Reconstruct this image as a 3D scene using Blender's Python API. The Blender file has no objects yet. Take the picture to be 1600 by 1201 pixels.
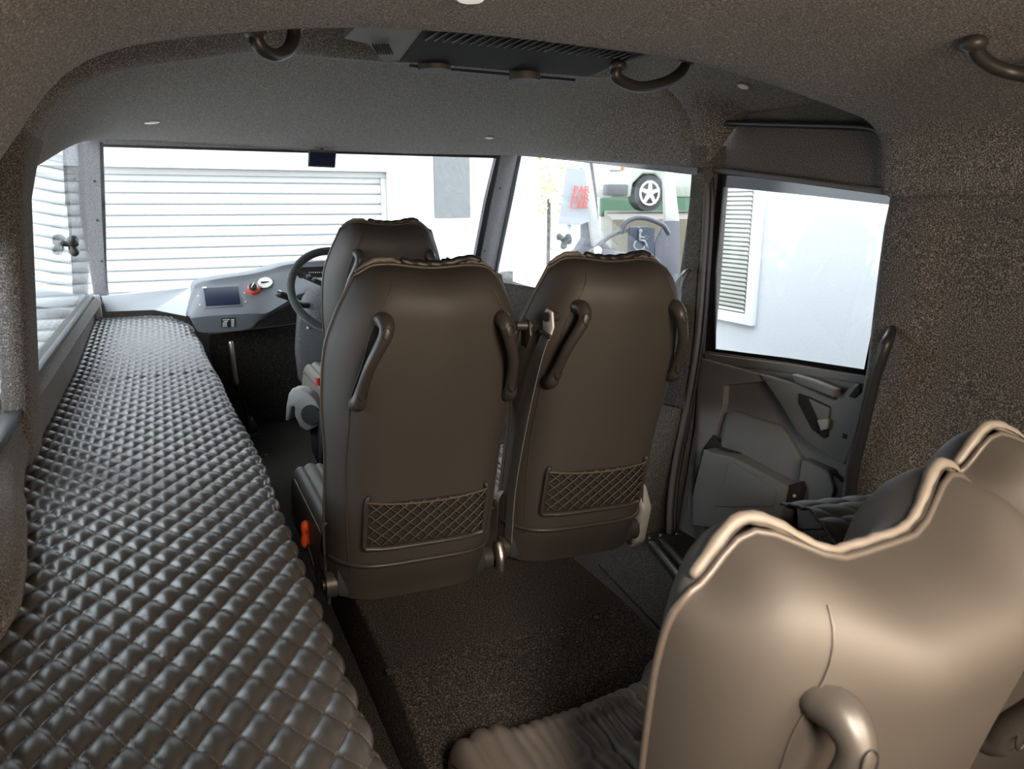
import bpy, bmesh, math, random
from mathutils import Vector, Matrix, noise
from mathutils.bvhtree import BVHTree
random.seed(7)
sc = bpy.context.scene
COL = sc.collection
# ---------------------------------------------------------------- camera
FPX, PITCH, YAW = 1150.0, math.radians(13.7), math.radians(25.0)
CAM = Vector((0, 0, 1.2))
camd = bpy.data.cameras.new('camera'); cam = bpy.data.objects.new('camera', camd); COL.objects.link(cam)
cam.location = CAM
cam.rotation_euler = (math.pi/2 - PITCH, 0, -YAW)
camd.sensor_width = 36; camd.lens = 36*FPX/1600; camd.clip_start = 0.02; camd.clip_end = 300
camd.dof.use_dof = True; camd.dof.focus_distance = 2.2; camd.dof.aperture_fstop = 9
sc.camera = cam
# ---------------------------------------------------------------- world, lights, exposure
sc.view_settings.view_transform = 'Standard'; sc.view_settings.look = 'None'
sc.view_settings.exposure = 0.22; sc.view_settings.gamma = 1; sc.view_settings.use_curve_mapping = False
w = bpy.data.worlds.new('sky'); sc.world = w; w.use_nodes = True
bg = w.node_tree.nodes['Background']; bg.inputs[0].default_value = (0.86, 0.93, 1.0, 1); bg.inputs[1].default_value = 7.0
def lamp(name, kind, loc, energy, color, aim=None, **kw):
    l = bpy.data.lights.new(name, kind); l.energy = energy; l.color = color
    for k, v in kw.items(): setattr(l, k, v)
    o = bpy.data.objects.new(name, l); COL.objects.link(o); o.location = loc
    if aim is not None: o.rotation_euler = (Vector(aim)-Vector(loc)).to_track_quat('-Z', 'Y').to_euler()
    return o
lamp('sun', 'SUN', (0, -5, 12), 2.2, (1, .97, .92), aim=(-1.5, 6, 0), angle=math.radians(8))
lamp('rear_cabin_lamp', 'AREA', (0.80, -0.45, 1.42), 14.5, (1, .84, .66), aim=(0.92, 1.0, 0.55), shape='RECTANGLE', size=0.7, size_y=0.35, spread=math.radians(105))
lamp('ceiling_fill', 'AREA', (0.5, -0.5, 0.95), 13, (1, .74, .52), aim=(0.55, 1.0, 1.7), shape='DISK', size=0.7)  # added fill without a fixture, aimed up to warm the near ceiling
lamp('cushion_fill', 'AREA', (0.12, -0.30, 1.38), 1.9, (1, .86, .70), aim=(0.62, 1.0, 0.3), shape='DISK', size=0.2, spread=math.radians(42))  # added narrow fill, no real fixture, brightens the near seat cushion
# ---------------------------------------------------------------- pixel -> point on a real plane of the cabin
FW = Vector((math.sin(YAW)*math.cos(PITCH), math.cos(YAW)*math.cos(PITCH), -math.sin(PITCH)))
RT = Vector((math.cos(YAW), -math.sin(YAW), 0)); UP = RT.cross(FW)
def ray(u, v): return FW*FPX + RT*(u-800) - UP*(v-600.5)
def atx(u, v, x): d = ray(u, v); return CAM + d*((x-CAM.x)/d.x)
def aty(u, v, y): d = ray(u, v); return CAM + d*((y-CAM.y)/d.y)
def atz(u, v, z): d = ray(u, v); return CAM + d*((z-CAM.z)/d.z)
def atp(u, v, p, n): d = ray(u, v); n = Vector(n); return CAM + d*((Vector(p)-CAM).dot(n)/d.dot(n))
# ---------------------------------------------------------------- materials
def mat(name, color, rough=.6, metal=0, bump=None, spec=.5, speck=None, coat=0, sheen=0, noise_mix=None, emit=None):
    m = bpy.data.materials.new(name); m.use_nodes = True; nt = m.node_tree; N = nt.nodes; L = nt.links
    b = N['Principled BSDF']; b.inputs['Base Color'].default_value = (*color, 1); b.inputs['Roughness'].default_value = rough
    b.inputs['Metallic'].default_value = metal; b.inputs['Specular IOR Level'].default_value = spec
    b.inputs['Coat Weight'].default_value = coat; b.inputs['Sheen Weight'].default_value = sheen
    if sheen: b.inputs['Sheen Roughness'].default_value = .5
    tc = N.new('ShaderNodeTexCoord')
    if emit: b.inputs['Emission Color'].default_value = (*emit[0], 1); b.inputs['Emission Strength'].default_value = emit[1]
    src = None
    if speck:      # (scale, dark mult, light colour)
        n = N.new('ShaderNodeTexNoise'); n.inputs['Scale'].default_value = speck[0]; n.inputs['Detail'].default_value = 2
        L.new(tc.outputs['Object'], n.inputs['Vector'])
        r = N.new('ShaderNodeValToRGB'); e = r.color_ramp.elements
        e[0].position = .36; e[0].color = (*[c*speck[1] for c in color], 1)
        e[1].position = .70; e[1].color = (*speck[2], 1)
        k = r.color_ramp.elements.new(.54); k.color = (*color, 1)
        L.new(n.outputs[0], r.inputs[0]); src = r.outputs[0]
    if noise_mix:  # (scale, colour, amount)
        n = N.new('ShaderNodeTexNoise'); n.inputs['Scale'].default_value = noise_mix[0]; n.inputs['Detail'].default_value = 4
        L.new(tc.outputs['Object'], n.inputs['Vector'])
        mx = N.new('ShaderNodeMix'); mx.data_type = 'RGBA'; mx.inputs[7].default_value = (*noise_mix[1], 1)
        mt = N.new('ShaderNodeMath'); mt.operation = 'MULTIPLY'; mt.inputs[1].default_value = noise_mix[2]
        L.new(n.outputs[0], mt.inputs[0]); L.new(mt.outputs[0], mx.inputs[0])
        if src: L.new(src, mx.inputs[6])
        else: mx.inputs[6].default_value = (*color, 1)
        src = mx.outputs[2]
    if src: L.new(src, b.inputs['Base Color'])
    if bump:       # (scale, strength, distance)
        n = N.new('ShaderNodeTexNoise'); n.inputs['Scale'].default_value = bump[0]; n.inputs['Detail'].default_value = 3
        L.new(tc.outputs['Object'], n.inputs['Vector'])
        bp = N.new('ShaderNodeBump'); bp.inputs['Strength'].default_value = bump[1]; bp.inputs['Distance'].default_value = bump[2]
        L.new(n.outputs[0], bp.inputs['Height']); L.new(bp.outputs[0], b.inputs['Normal'])
    return m
M = {}
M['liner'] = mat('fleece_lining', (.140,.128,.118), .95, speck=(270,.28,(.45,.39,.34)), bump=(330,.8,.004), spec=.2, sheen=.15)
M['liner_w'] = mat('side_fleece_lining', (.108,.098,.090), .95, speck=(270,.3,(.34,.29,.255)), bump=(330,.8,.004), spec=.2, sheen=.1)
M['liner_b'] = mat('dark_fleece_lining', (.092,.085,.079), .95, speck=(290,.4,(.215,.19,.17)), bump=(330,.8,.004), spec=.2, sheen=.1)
M['carpet'] = mat('charcoal_carpet', (.046,.041,.037), .98, speck=(280,.3,(.15,.13,.11)), bump=(400,.9,.004), spec=.1)
M['leather'] = mat('black_leatherette', (.050,.047,.044), .50, bump=(700,.25,.0008), spec=.45)
M['shell'] = mat('seat_back_leatherette', (.043,.037,.032), .62, bump=(900,.18,.0006), spec=.5)
M['side'] = mat('seat_side_leatherette', (.085,.080,.075), .52, bump=(900,.18,.0006), spec=.45)
M['ruched'] = mat('ruched_leatherette', (.13,.112,.096), .5, bump=(600,.2,.0006), spec=.45)
M['piping'] = mat('piping_leatherette', (.06,.05,.043), .42, spec=.5)
M['blackplastic'] = mat('black_plastic', (.022,.021,.021), .42, bump=(1200,.15,.0004), spec=.5)
M['satin'] = mat('satin_black_plastic', (.038,.034,.031), .42, spec=.5)
M['doorplastic'] = mat('grained_grey_plastic', (.155,.150,.145), .6, bump=(900,.5,.0008), spec=.4)
M['darkplastic'] = mat('grained_dark_plastic', (.035,.035,.037), .6, bump=(900,.5,.0008), spec=.4)
M['greyplastic'] = mat('light_grey_plastic', (.30,.29,.28), .45)
M['dash'] = mat('dash_grey_plastic', (.13,.135,.15), .62, bump=(1100,.4,.0005), spec=.35)
M['ledge'] = mat('pale_grey_ledge', (.30,.31,.33), .6, bump=(900,.3,.0006))
M['frame'] = mat('painted_window_frame', (.16,.16,.17), .7, speck=(500,.5,(.33,.33,.35)), bump=(260,.5,.003))
M['rubber'] = mat('black_rubber_seal', (.012,.012,.012), .45)
M['seal'] = mat('ribbed_door_seal', (.07,.065,.06), .55, bump=(500,.4,.001))
M['chrome'] = mat('chrome', (.8,.78,.74), .18, metal=1)
M['steel'] = mat('brushed_steel', (.55,.52,.48), .32, metal=1)
M['orange'] = mat('orange_plastic', (.85,.10,.02), .4)
M['red'] = mat('red_paint', (.55,.05,.03), .4)
M['white'] = mat('white_plastic', (.75,.75,.72), .4)
M['screen'] = mat('dark_screen_glass', (.012,.016,.035), .4, spec=.15)
M['belt'] = mat('seat_belt_webbing', (.13,.135,.14), .5, bump=(1500,.3,.0004))
M['thread'] = mat('net_elastic', (.075,.058,.040), .7)
M['netback'] = mat('dark_net_backing', (.014,.013,.012), .9)
M['shutter'] = mat('white_roller_shutter_paint', (.42,.43,.44), .5, noise_mix=(3,(.36,.37,.38),.4))
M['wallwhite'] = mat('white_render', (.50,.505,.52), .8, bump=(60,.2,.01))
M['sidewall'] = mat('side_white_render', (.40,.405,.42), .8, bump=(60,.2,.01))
M['stone'] = mat('pebbled_grey_render', (.135,.137,.142), .9, bump=(14,.35,.03), noise_mix=(16,(.10,.10,.105),.8))
M['asphalt'] = mat('pale_paving', (.34,.33,.30), .9, noise_mix=(2,(.22,.21,.19),.7))
M['green'] = mat('green_hoarding', (.035,.085,.045), .7)
M['grass'] = mat('worn_paving', (.040,.036,.034), .95, noise_mix=(1.2,(.10,.085,.05),.9))
M['leaf'] = mat('yellow_green_foliage', (.34,.36,.20), .8, noise_mix=(30,(.5,.45,.15),.8))
M['suv'] = mat('pale_car_paint', (.20,.22,.18), .25, coat=.6)
M['tyre'] = mat('tyre_rubber', (.015,.015,.016), .8)
M['purple'] = mat('reflection_slate_purple', (.020,.017,.028), .35)  # surface of the shapes added for the quarter pane reflection
M['signblue'] = mat('accessible_sign_blue', (.004,.009,.022), .6)
M['signwhite'] = mat('sign_white', (.16,.17,.18), .5)
M['signgrey'] = mat('sign_board_white', (.22,.23,.25), .6)
M['gold'] = mat('warm_lens', (.5,.33,.2), .3)
M['blackunit'] = mat('matt_black_housing', (.012,.011,.011), .75, spec=.2)
def glassmat(name, tint, ior=1.5):
    m = bpy.data.materials.new(name); m.use_nodes = True; nt = m.node_tree; N = nt.nodes; L = nt.links
    N.remove(N['Principled BSDF'])
    # Schlick reflectance, the same from either face of the thin pane
    geo = N.new('ShaderNodeNewGeometry'); dt = N.new('ShaderNodeVectorMath'); dt.operation = 'DOT_PRODUCT'
    L.new(geo.outputs['Normal'], dt.inputs[0]); L.new(geo.outputs['Incoming'], dt.inputs[1])
    def mm(op, a, b):
        k = N.new('ShaderNodeMath'); k.operation = op
        for i, q in enumerate((a, b)):
            if isinstance(q, (int, float)): k.inputs[i].default_value = q
            elif q is not None: L.new(q, k.inputs[i])
        return k
    f = mm('ADD', mm('MULTIPLY', mm('POWER', mm('SUBTRACT', 1.0, mm('ABSOLUTE', dt.outputs['Value'], None).outputs[0]).outputs[0], 5.0).outputs[0], .93).outputs[0], .05)
    t = N.new('ShaderNodeBsdfTransparent'); t.inputs[0].default_value = (*tint, 1)
    g = N.new('ShaderNodeBsdfGlossy'); g.inputs['Roughness'].default_value = 0.0
    mx = N.new('ShaderNodeMixShader'); L.new(f.outputs[0], mx.inputs[0]); L.new(t.outputs[0], mx.inputs[1]); L.new(g.outputs[0], mx.inputs[2])
    L.new(mx.outputs[0], N['Material Output'].inputs[0]); return m
M['glass'] = glassmat('window_glass', (.93,.95,.95))
def quiltmat():
    m = mat('quilted_leatherette', (.050,.047,.045), .37, spec=.95)
    nt = m.node_tree; N = nt.nodes; L = nt.links; b = N['Principled BSDF']
    at = N.new('ShaderNodeAttribute'); at.attribute_name = 'stitch'
    n2 = N.new('ShaderNodeTexNoise'); n2.inputs['Scale'].default_value = 700
    tc = N.new('ShaderNodeTexCoord'); L.new(tc.outputs['Object'], n2.inputs['Vector'])
    bp = N.new('ShaderNodeBump'); bp.inputs['Strength'].default_value = .25; bp.inputs['Distance'].default_value = .0008
    L.new(n2.outputs[0], bp.inputs['Height']); L.new(bp.outputs[0], b.inputs['Normal'])
    # thread drawn on the two diagonal stitch families
    sx = N.new('ShaderNodeSeparateXYZ'); L.new(tc.outputs['Object'], sx.inputs[0])
    def math_(op, a, b_=None):
        k = N.new('ShaderNodeMath'); k.operation = op
        for i, q in enumerate((a, b_)):
            if q is None: continue
            if isinstance(q, (int, float)): k.inputs[i].default_value = q
            else: L.new(q, k.inputs[i])
        return k.outputs[0]
    X = math_('DIVIDE', sx.outputs[0], QW); Y = math_('DIVIDE', sx.outputs[1], QL)
    P = math_('ADD', X, Y); Q = math_('SUBTRACT', X, Y)
    def line(a, along):
        d = math_('ABSOLUTE', math_('SUBTRACT', math_('FRACT', a), .5))
        on = math_('GREATER_THAN', d, .475)
        dash = math_('GREATER_THAN', math_('FRACT', math_('MULTIPLY', along, 9)), .38)
        return math_('MULTIPLY', on, dash)
    s = math_('MAXIMUM', line(P, Q), line(Q, P))
    mx = N.new('ShaderNodeMix'); mx.data_type = 'RGBA'; mx.inputs[6].default_value = (.050,.047,.045,1); mx.inputs[7].default_value = (.15,.13,.105,1)
    L.new(s, mx.inputs[0]); L.new(mx.outputs[2], b.inputs['Base Color'])
    return m
QW, QL = .052, .083
M['quilt'] = quiltmat()
# ---------------------------------------------------------------- builders
def mesh_obj(name, verts, faces, m, parent=None, smooth=True, angle=None):
    me = bpy.data.meshes.new(name); me.from_pydata([tuple(v) for v in verts], [], faces); me.update()
    o = bpy.data.objects.new(name, me); COL.objects.link(o)
    if m: me.materials.append(m if not isinstance(m, str) else M[m])
    bm = bmesh.new(); bm.from_mesh(me); bmesh.ops.recalc_face_normals(bm, faces=bm.faces)
    if smooth:
        for f in bm.faces: f.smooth = True
        if angle is not None:
            for e in bm.edges:
                if len(e.link_faces) == 2 and e.calc_face_angle(0) > math.radians(angle): e.smooth = False
    bm.to_mesh(me); bm.free()
    if parent: o.parent = parent
    return o
def bm_obj(name, bm, m, parent=None, smooth=True, angle=35):
    for f in bm.faces: f.smooth = smooth
    for e in bm.edges:
        if len(e.link_faces) == 2 and e.calc_face_angle(0) > math.radians(angle): e.smooth = False
    me = bpy.data.meshes.new(name); bm.to_mesh(me); bm.free()
    me.materials.append(M[m] if isinstance(m, str) else m)
    o = bpy.data.objects.new(name, me); COL.objects.link(o)
    if parent: o.parent = parent
    return o
def tag(o, label=None, cat=None, group=None, kind=None):
    if label: o['label'] = label
    if cat: o['category'] = cat
    if group: o['group'] = group
    if kind: o['kind'] = kind
    return o
def empty(name, loc=(0,0,0), rz=0, label=None, cat=None, group=None, kind=None):
    o = bpy.data.objects.new(name, None); COL.objects.link(o); o.location = loc; o.rotation_euler = (0,0,rz); o.empty_display_size = .05
    return tag(o, label, cat, group, kind)
def add_box(bm, c, s, bev=0, seg=2, rot=None):
    r = bmesh.ops.create_cube(bm, size=1); vs = r['verts']
    bmesh.ops.scale(bm, vec=s, verts=vs)
    if bev:
        es = list({e for v in vs for e in v.link_edges})
        rr = bmesh.ops.bevel(bm, geom=es, offset=bev, segments=seg, profile=.5, affect='EDGES')
        vs = list({v for f in rr['faces'] for v in f.verts} | {v for v in vs if v.is_valid})
        # include all verts connected
        todo = list(vs); seen = set(vs)
        while todo:
            v = todo.pop()
            for e in v.link_edges:
                q = e.other_vert(v)
                if q not in seen: seen.add(q); todo.append(q)
        vs = list(seen)
    if rot is not None: bmesh.ops.rotate(bm, cent=(0,0,0), matrix=rot, verts=vs)
    bmesh.ops.translate(bm, vec=c, verts=vs)
    return vs
def box(name, c, s, m, parent=None, bev=.004, seg=2, rot=None):
    bm = bmesh.new(); add_box(bm, c, s, bev, seg, rot); return bm_obj(name, bm, m, parent)
def add_cyl(bm, a, b, r, seg=16, r2=None):
    a = Vector(a); b = Vector(b); d = b-a
    q = d.to_track_quat('Z', 'Y').to_matrix()
    rr = bmesh.ops.create_cone(bm, cap_ends=True, segments=seg, radius1=r, radius2=r if r2 is None else r2, depth=d.length)
    bmesh.ops.rotate(bm, cent=(0,0,0), matrix=q, verts=rr['verts']); bmesh.ops.translate(bm, vec=(a+b)/2, verts=rr['verts'])
def cyl(name, a, b, r, m, parent=None, seg=20, r2=None):
    bm = bmesh.new(); add_cyl(bm, a, b, r, seg, r2); return bm_obj(name, bm, m, parent)
def catmull(pts, n=8, closed=False):
    pts = [Vector(p) for p in pts]; out = []; N_ = len(pts)
    rng = range(N_) if closed else range(N_-1)
    for i in rng:
        p1 = pts[i]; p2 = pts[(i+1) % N_]
        p0 = pts[i-1] if (i > 0 or closed) else p1*2-p2
        p3 = pts[(i+2) % N_] if (i+2 < N_ or closed) else p2*2-p1
        for k in range(n):
            t = k/n
            out.append(.5*((2*p1)+(-p0+p2)*t+(2*p0-5*p1+4*p2-p3)*t*t+(-p0+3*p1-3*p2+p3)*t**3))
    if not closed: out.append(pts[-1])
    return out
def tube_geo(V, F, pts, rad, seg=10, closed=False, flat=1.0, round_ends=True):
    pts = [Vector(p) for p in pts]; n = len(pts)
    R = rad if isinstance(rad, (list, tuple)) else [rad]*n
    if not closed and round_ends:
        t0 = (pts[0]-pts[1]).normalized(); t1 = (pts[-1]-pts[-2]).normalized()
        a0, a1 = [], []
        for k in (90, 60, 30):
            q = math.radians(k)
            a0.append((pts[0]+t0*R[0]*math.sin(q), max(R[0]*math.cos(q), 1e-5)))
            a1.append((pts[-1]+t1*R[-1]*math.sin(q), max(R[-1]*math.cos(q), 1e-5)))
        a1.reverse()
        pts = [p for p, _ in a0]+pts+[p for p, _ in a1]; R = [r for _, r in a0]+list(R)+[r for _, r in a1]; n = len(pts)
    base = len(V); up = None
    for i in range(n):
        a = pts[i-1] if (i > 0 or closed) else pts[i]; b = pts[(i+1) % n] if (i < n-1 or closed) else pts[i]
        t = (b-a)
        t = t.normalized() if t.length > 1e-9 else Vector((0,0,1))
        if up is None:
            up = t.orthogonal().normalized()
        up = (up - t*up.dot(t)).normalized(); s = t.cross(up)
        for k in range(seg):
            q = 2*math.pi*k/seg
            V.append(pts[i]+up*math.cos(q)*R[i]+s*math.sin(q)*R[i]*flat)
    for i in range(n if closed else n-1):
        j = (i+1) % n
        for k in range(seg):
            l = (k+1) % seg
            F.append((base+i*seg+k, base+i*seg+l, base+j*seg+l, base+j*seg+k))
    if not closed:
        F.append(tuple(base+k for k in range(seg))); F.append(tuple(base+(n-1)*seg+k for k in reversed(range(seg))))
def tube(name, pts, rad, m, parent=None, seg=10, closed=False, smoothn=0, flat=1.0):
    if smoothn:
        if isinstance(rad, (list, tuple)):
            r2 = [v.x for v in catmull([Vector((r,0,0)) for r in rad], smoothn, closed)]
            rad = r2
        pts = catmull(pts, smoothn, closed)
    V, F = [], []; tube_geo(V, F, pts, rad, seg, closed, flat)
    return mesh_obj(name, V, F, m, parent)
def grid(name, rows, m, parent=None, closed=False, thick=0, smooth=True, angle=None):
    nr = len(rows); nc = len(rows[0]); V = [p for r in rows for p in r]; F = []
    for i in range(nr-1):
        for j in range(nc if closed else nc-1):
            k = (j+1) % nc
            F.append((i*nc+j, i*nc+k, (i+1)*nc+k, (i+1)*nc+j))
    o = mesh_obj(name, V, F, m, parent, smooth, angle)
    if thick:
        s = o.modifiers.new('thickness', 'SOLIDIFY'); s.thickness = thick; s.offset = 0
    return o
def slab(name, poly, off, m, parent=None, bev=0, seg=2):
    """polygon of 3-D points extruded by vector off, edges bevelled"""
    bm = bmesh.new(); off = Vector(off)
    vs = [bm.verts.new(p) for p in poly]; f = bm.faces.new(vs)
    r = bmesh.ops.extrude_face_region(bm, geom=[f])
    bmesh.ops.translate(bm, vec=off, verts=[g for g in r['geom'] if isinstance(g, bmesh.types.BMVert)])
    bmesh.ops.recalc_face_normals(bm, faces=bm.faces)
    if bev: bmesh.ops.bevel(bm, geom=list(bm.edges), offset=bev, segments=seg, profile=.5, affect='EDGES', clamp_overlap=True)
    return bm_obj(name, bm, m, parent)
def blob(name, c, s, m, parent=None, rot=None, sub=3):
    bm = bmesh.new(); r = bmesh.ops.create_icosphere(bm, subdivisions=sub, radius=1)
    bmesh.ops.scale(bm, vec=s, verts=bm.verts)
    if rot is not None: bmesh.ops.rotate(bm, cent=(0,0,0), matrix=rot, verts=bm.verts)
    bmesh.ops.translate(bm, vec=c, verts=bm.verts)
    return bm_obj(name, bm, m, parent, angle=180)
def lerp(a, b, t): return a+(b-a)*t
def sstep(a, b, x):
    t = max(0, min(1, (x-a)/(b-a))); return t*t*(3-2*t)
def interp(tab, x):
    if x <= tab[0][0]: return tab[0][1]
    for (a, p), (b, q) in zip(tab, tab[1:]):
        if x <= b:
            t = (x-a)/(b-a); t = t*t*(3-2*t) if not isinstance(p, Vector) else t
            return lerp(p, q, t)
    return tab[-1][1]
def resample(pts, n):
    pts = [Vector(p) for p in pts]; d = [0]
    for a, b in zip(pts, pts[1:]): d.append(d[-1]+(b-a).length)
    out = []
    for i in range(n):
        s = d[-1]*i/(n-1); k = 0
        while k < len(d)-2 and d[k+1] < s: k += 1
        t = 0 if d[k+1] == d[k] else (s-d[k])/(d[k+1]-d[k]); out.append(lerp(pts[k], pts[k+1], min(1, max(0, t))))
    return out
XD, XR, XL = 1.98, 1.93, -.36
# ================================================================ SETTING: roof lining
NP = 70
def prof(ctrl, y, n=NP): return resample(catmull([Vector((x, y, z)) for x, z in ctrl], 10), n)
A1 = [(-.80,.95),(-.50,1.02),(-.33,1.15),(-.235,1.29),(-.09,1.45),(.2,1.522),(.515,1.552),(.9,1.553),(1.257,1.537),(1.70,1.463),(1.86,1.42),(1.935,1.35),(1.95,1.22)]
def shift(c, dz, dx=0): return [(x+(dx if x < .8 else -dx)*(1 if abs(x-.8) > .6 else 0), z+dz) for x, z in c]
MID = [(-.42,1.12),(-.36,1.27),(-.30,1.42),(-.17,1.57),(.1,1.66),(.515,1.71),(.9,1.72),(1.257,1.70),(1.62,1.66),(1.82,1.61),(1.95,1.56),(2.01,1.53)]
A2px = [(55,232),(66,190),(95,150),(130,125),(200,103),(300,88),(400,77),(540,88),(700,100),(860,113),(1000,123),(1050,140),(1078,180),(1090,225),(1094,262)]
A2 = [(p.x, p.z) for p in (aty(u, v, 2.40) for u, v in A2px)]
A2[0] = (-.33, 1.28)
rows = []
for y in (-1.6, -1.0, -.4, .2, .8, 1.2, 1.42): rows.append(prof(A1, y))
rows.append(prof(shift(A1, -.004), 1.50)); rows.append(prof(shift(A1, .002), 1.545)); rows.append(prof(shift(A1, .018), 1.575))
mid0 = prof(MID, 1.61)
rows.append([lerp(a, b, .45) for a, b in zip(prof(A1, 1.585), mid0)])
rows.append([lerp(a, b, .85) for a, b in zip(prof(A1, 1.60), mid0)])
rows.append(mid0)
for y in (1.75, 2.0, 2.15, 2.24): rows.append(prof(MID, y))
a2 = prof(A2, 2.40)
def mixp(a, b, t, y): 
    o = []
    for p, q in zip(a, b): r = lerp(p, q, t); o.append(Vector((r.x, y, r.z)))
    return o
midp = prof(MID, 2.3)
rows.append(mixp(midp, a2, .25, 2.29)); rows.append(mixp(midp, a2, .75, 2.34)); rows.append(mixp(midp, a2, 1, 2.38)); rows.append(a2)
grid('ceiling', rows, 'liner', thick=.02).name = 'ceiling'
bpy.data.objects['ceiling']['kind'] = 'structure'
# cab roof: arch 2 -> header
HL, HR = aty(128, 213, 4.32), aty(806, 240, 3.95)
head = [lerp(HL, HR, i/(NP-1)) for i in range(NP)]
hpx = [(128,213),(300,222),(480,232),(640,238),(806,241)]
head = resample([aty(u, v, lerp(4.32, 3.95, (u-128)/678)) for u, v in hpx], NP)
rows = [[p+Vector((0,.0,0)) for p in a2]]
for k in range(1, 19):
    t = k/18; r = []
    for i, (a, b) in enumerate(zip(a2, head)):
        p = lerp(a, b, t); s = i/(NP-1)
        zz = lerp(a.z, b.z, t**1.25)
        mid_w = math.sin(math.pi*s)**.6
        # the first few centimetres step up behind the rib
        p.z = lerp(p.z, zz, mid_w) + .035*mid_w*sstep(0, .06, t)*(1-t)
        r.append(p)
    rows.append(r)
roof = grid('ceiling_cab', rows, 'liner', thick=.015); roof['kind'] = 'structure'; roof.name = 'ceiling_front'
dg = bpy.context.evaluated_depsgraph_get()
def bvh(o):
    dg.update(); e = o.evaluated_get(dg); return BVHTree.FromPolygons([o.matrix_world @ v.co for v in e.data.vertices], [tuple(p.vertices) for p in e.data.polygons])
trees = [bvh(bpy.data.objects['ceiling']), bvh(roof)]
def hit(u, v):
    d = ray(u, v).normalized(); best = None
    for t in trees:
        r = t.ray_cast(CAM, d)
        if r[0] is not None and (best is None or r[3] < best[3]): best = r
    if best is None: return aty(u, v, 2.2), Vector((0,0,-1))
    n = best[1]
    if n.dot(d) > 0: n = -n
    return best[0], n
# ================================================================ SETTING: floor, walls
def struct(o): o['kind'] = 'structure'; return o
struct(slab('floor', [(-.9,-1.6,0),(1.06,-1.6,0),(1.06,2.75,0),(2.1,2.75,0),(2.1,4.7,0),(-.9,4.7,0)], (0,0,-.05), 'carpet'))
struct(slab('floor_well', [(1.06,-1.6,-.2),(2.1,-1.6,-.2),(2.1,2.75,-.2),(1.06,2.75,-.2)], (0,0,-.05), 'carpet'))
struct(slab('trim_1', [(1.06,-1.6,0),(1.06,2.75,0),(1.06,2.75,-.2),(1.06,-1.6,-.2)], (-.03,0,0), 'carpet'))
struct(slab('trim_2', [(1.06,2.75,0),(2.1,2.75,0),(2.1,2.75,-.2),(1.06,2.75,-.2)], (0,.03,0), 'carpet'))
# left lower wall and sill below window 1
zs = .718
def wl(name, y0, y1, x, z0, z1, th=.05, m='liner_b', bev=.008):
    return struct(box(name, (x-th/2, (y0+y1)/2, (z0+z1)/2), (th, y1-y0, z1-z0), m, bev=bev))
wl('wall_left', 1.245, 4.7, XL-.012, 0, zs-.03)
sill = struct(slab('trim_3', [(XL-.005,2.2,zs-.055),(XL+.010,2.2,zs-.03),(XL-.01,2.2,zs),(XL-.07,2.2,zs),(XL-.07,2.2,zs-.055)], (.02,2.42,0), 'liner_b'))
struct(box('trim_4', (XL-.014, 3.45, zs+.006), (.02, 2.25, .012), 'rubber', bev=.002))
wl('wall_rear_left', -1.6, 1.2, -.80, 0, 1.5)
struct(slab('wall_rear', [(-.85,-1.6,-.2),(2.1,-1.6,-.2),(2.1,-1.6,1.6),(-.85,-1.6,1.6)], (0,-.04,0), 'liner_b'))
struct(slab('wall_left_partition', [(-.85,1.20,0),(-.40,1.20,0),(-.40,1.20,1.28),(-.85,1.20,1.28)], (0,.04,0), 'liner_b'))
# left pillar between window 1 and window 2 (rounded post leaning with the body side)
rows = []
for k in range(13):
    t = k/12; z = lerp(.50, 1.36, t); lean = (z-.55)*.095
    flare = .03*sstep(.85, 1, t)
    ring = []
    for q in range(16):
        a = 2*math.pi*q/16; cx = math.copysign(abs(math.cos(a))**.45, math.cos(a)); cy = math.copysign(abs(math.sin(a))**.45, math.sin(a))
        ring.append(Vector((XL-.035+lean+cx*(.035+flare), 2.255+cy*(.10+flare), z)))
    rows.append(ring)
struct(grid('trim_5', rows, 'liner_b', closed=True))
# window 1 (left front pane)
def pane(name, pts, th=.006):
    o = slab(name, pts, (Vector(pts[1])-Vector(pts[0])).cross(Vector(pts[2])-Vector(pts[0])).normalized()*th, 'glass'); o['kind'] = 'structure'; return o
w1 = pane('window_1', [(XL-.03,2.30,zs),(XL-.03,4.56,zs),(XL+.055,4.40,1.56),(XL+.055,2.30,1.50)], .005)
w2 = pane('window_2', [(XL-.03,.9,.69),(XL-.03,2.20,.69),(XL-.0,2.20,1.40),(XL-.0,.9,1.40)], .005)
struct(box('trim_6', (XL-.02, 1.6, .685), (.03, 1.3, .02), 'rubber', bev=.003))
# padded lining beside the bench, left of the camera
rows = []
for k in range(25):
    t = k/24; y = lerp(1.235, 2.22, t); xi = lerp(-.272, -.375, sstep(0, 1, t)); zt = lerp(.665, .695, t)
    e = 1-(.0 if k else 0); endr = .04*(1-min(1, k/2))
    r = []
    for x, z in ((-.47,.565),(-.47,zt),(xi-.07,zt),(xi-.035,zt-.01),(xi-.012,zt-.035),(xi-.002,zt-.07),(xi+.004,.60),(xi,.58),(xi,.565)):
        b_ = .004*noise.noise(Vector((x*8, y*14, z*14)))
        r.append(Vector((x-endr*.5+b_, y, z-endr*.3+b_)))
    rows.append(r)
o = grid('wall_left_padding', rows, 'liner_b', thick=.012); struct(o)
struct(slab('wall_left_end', [(-.47,1.235,.565),(-.276,1.235,.565),(-.276,1.235,.60),(-.31,1.235,.66),(-.47,1.235,.665)], (0,.02,0), 'liner_b', bev=.006))
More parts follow.
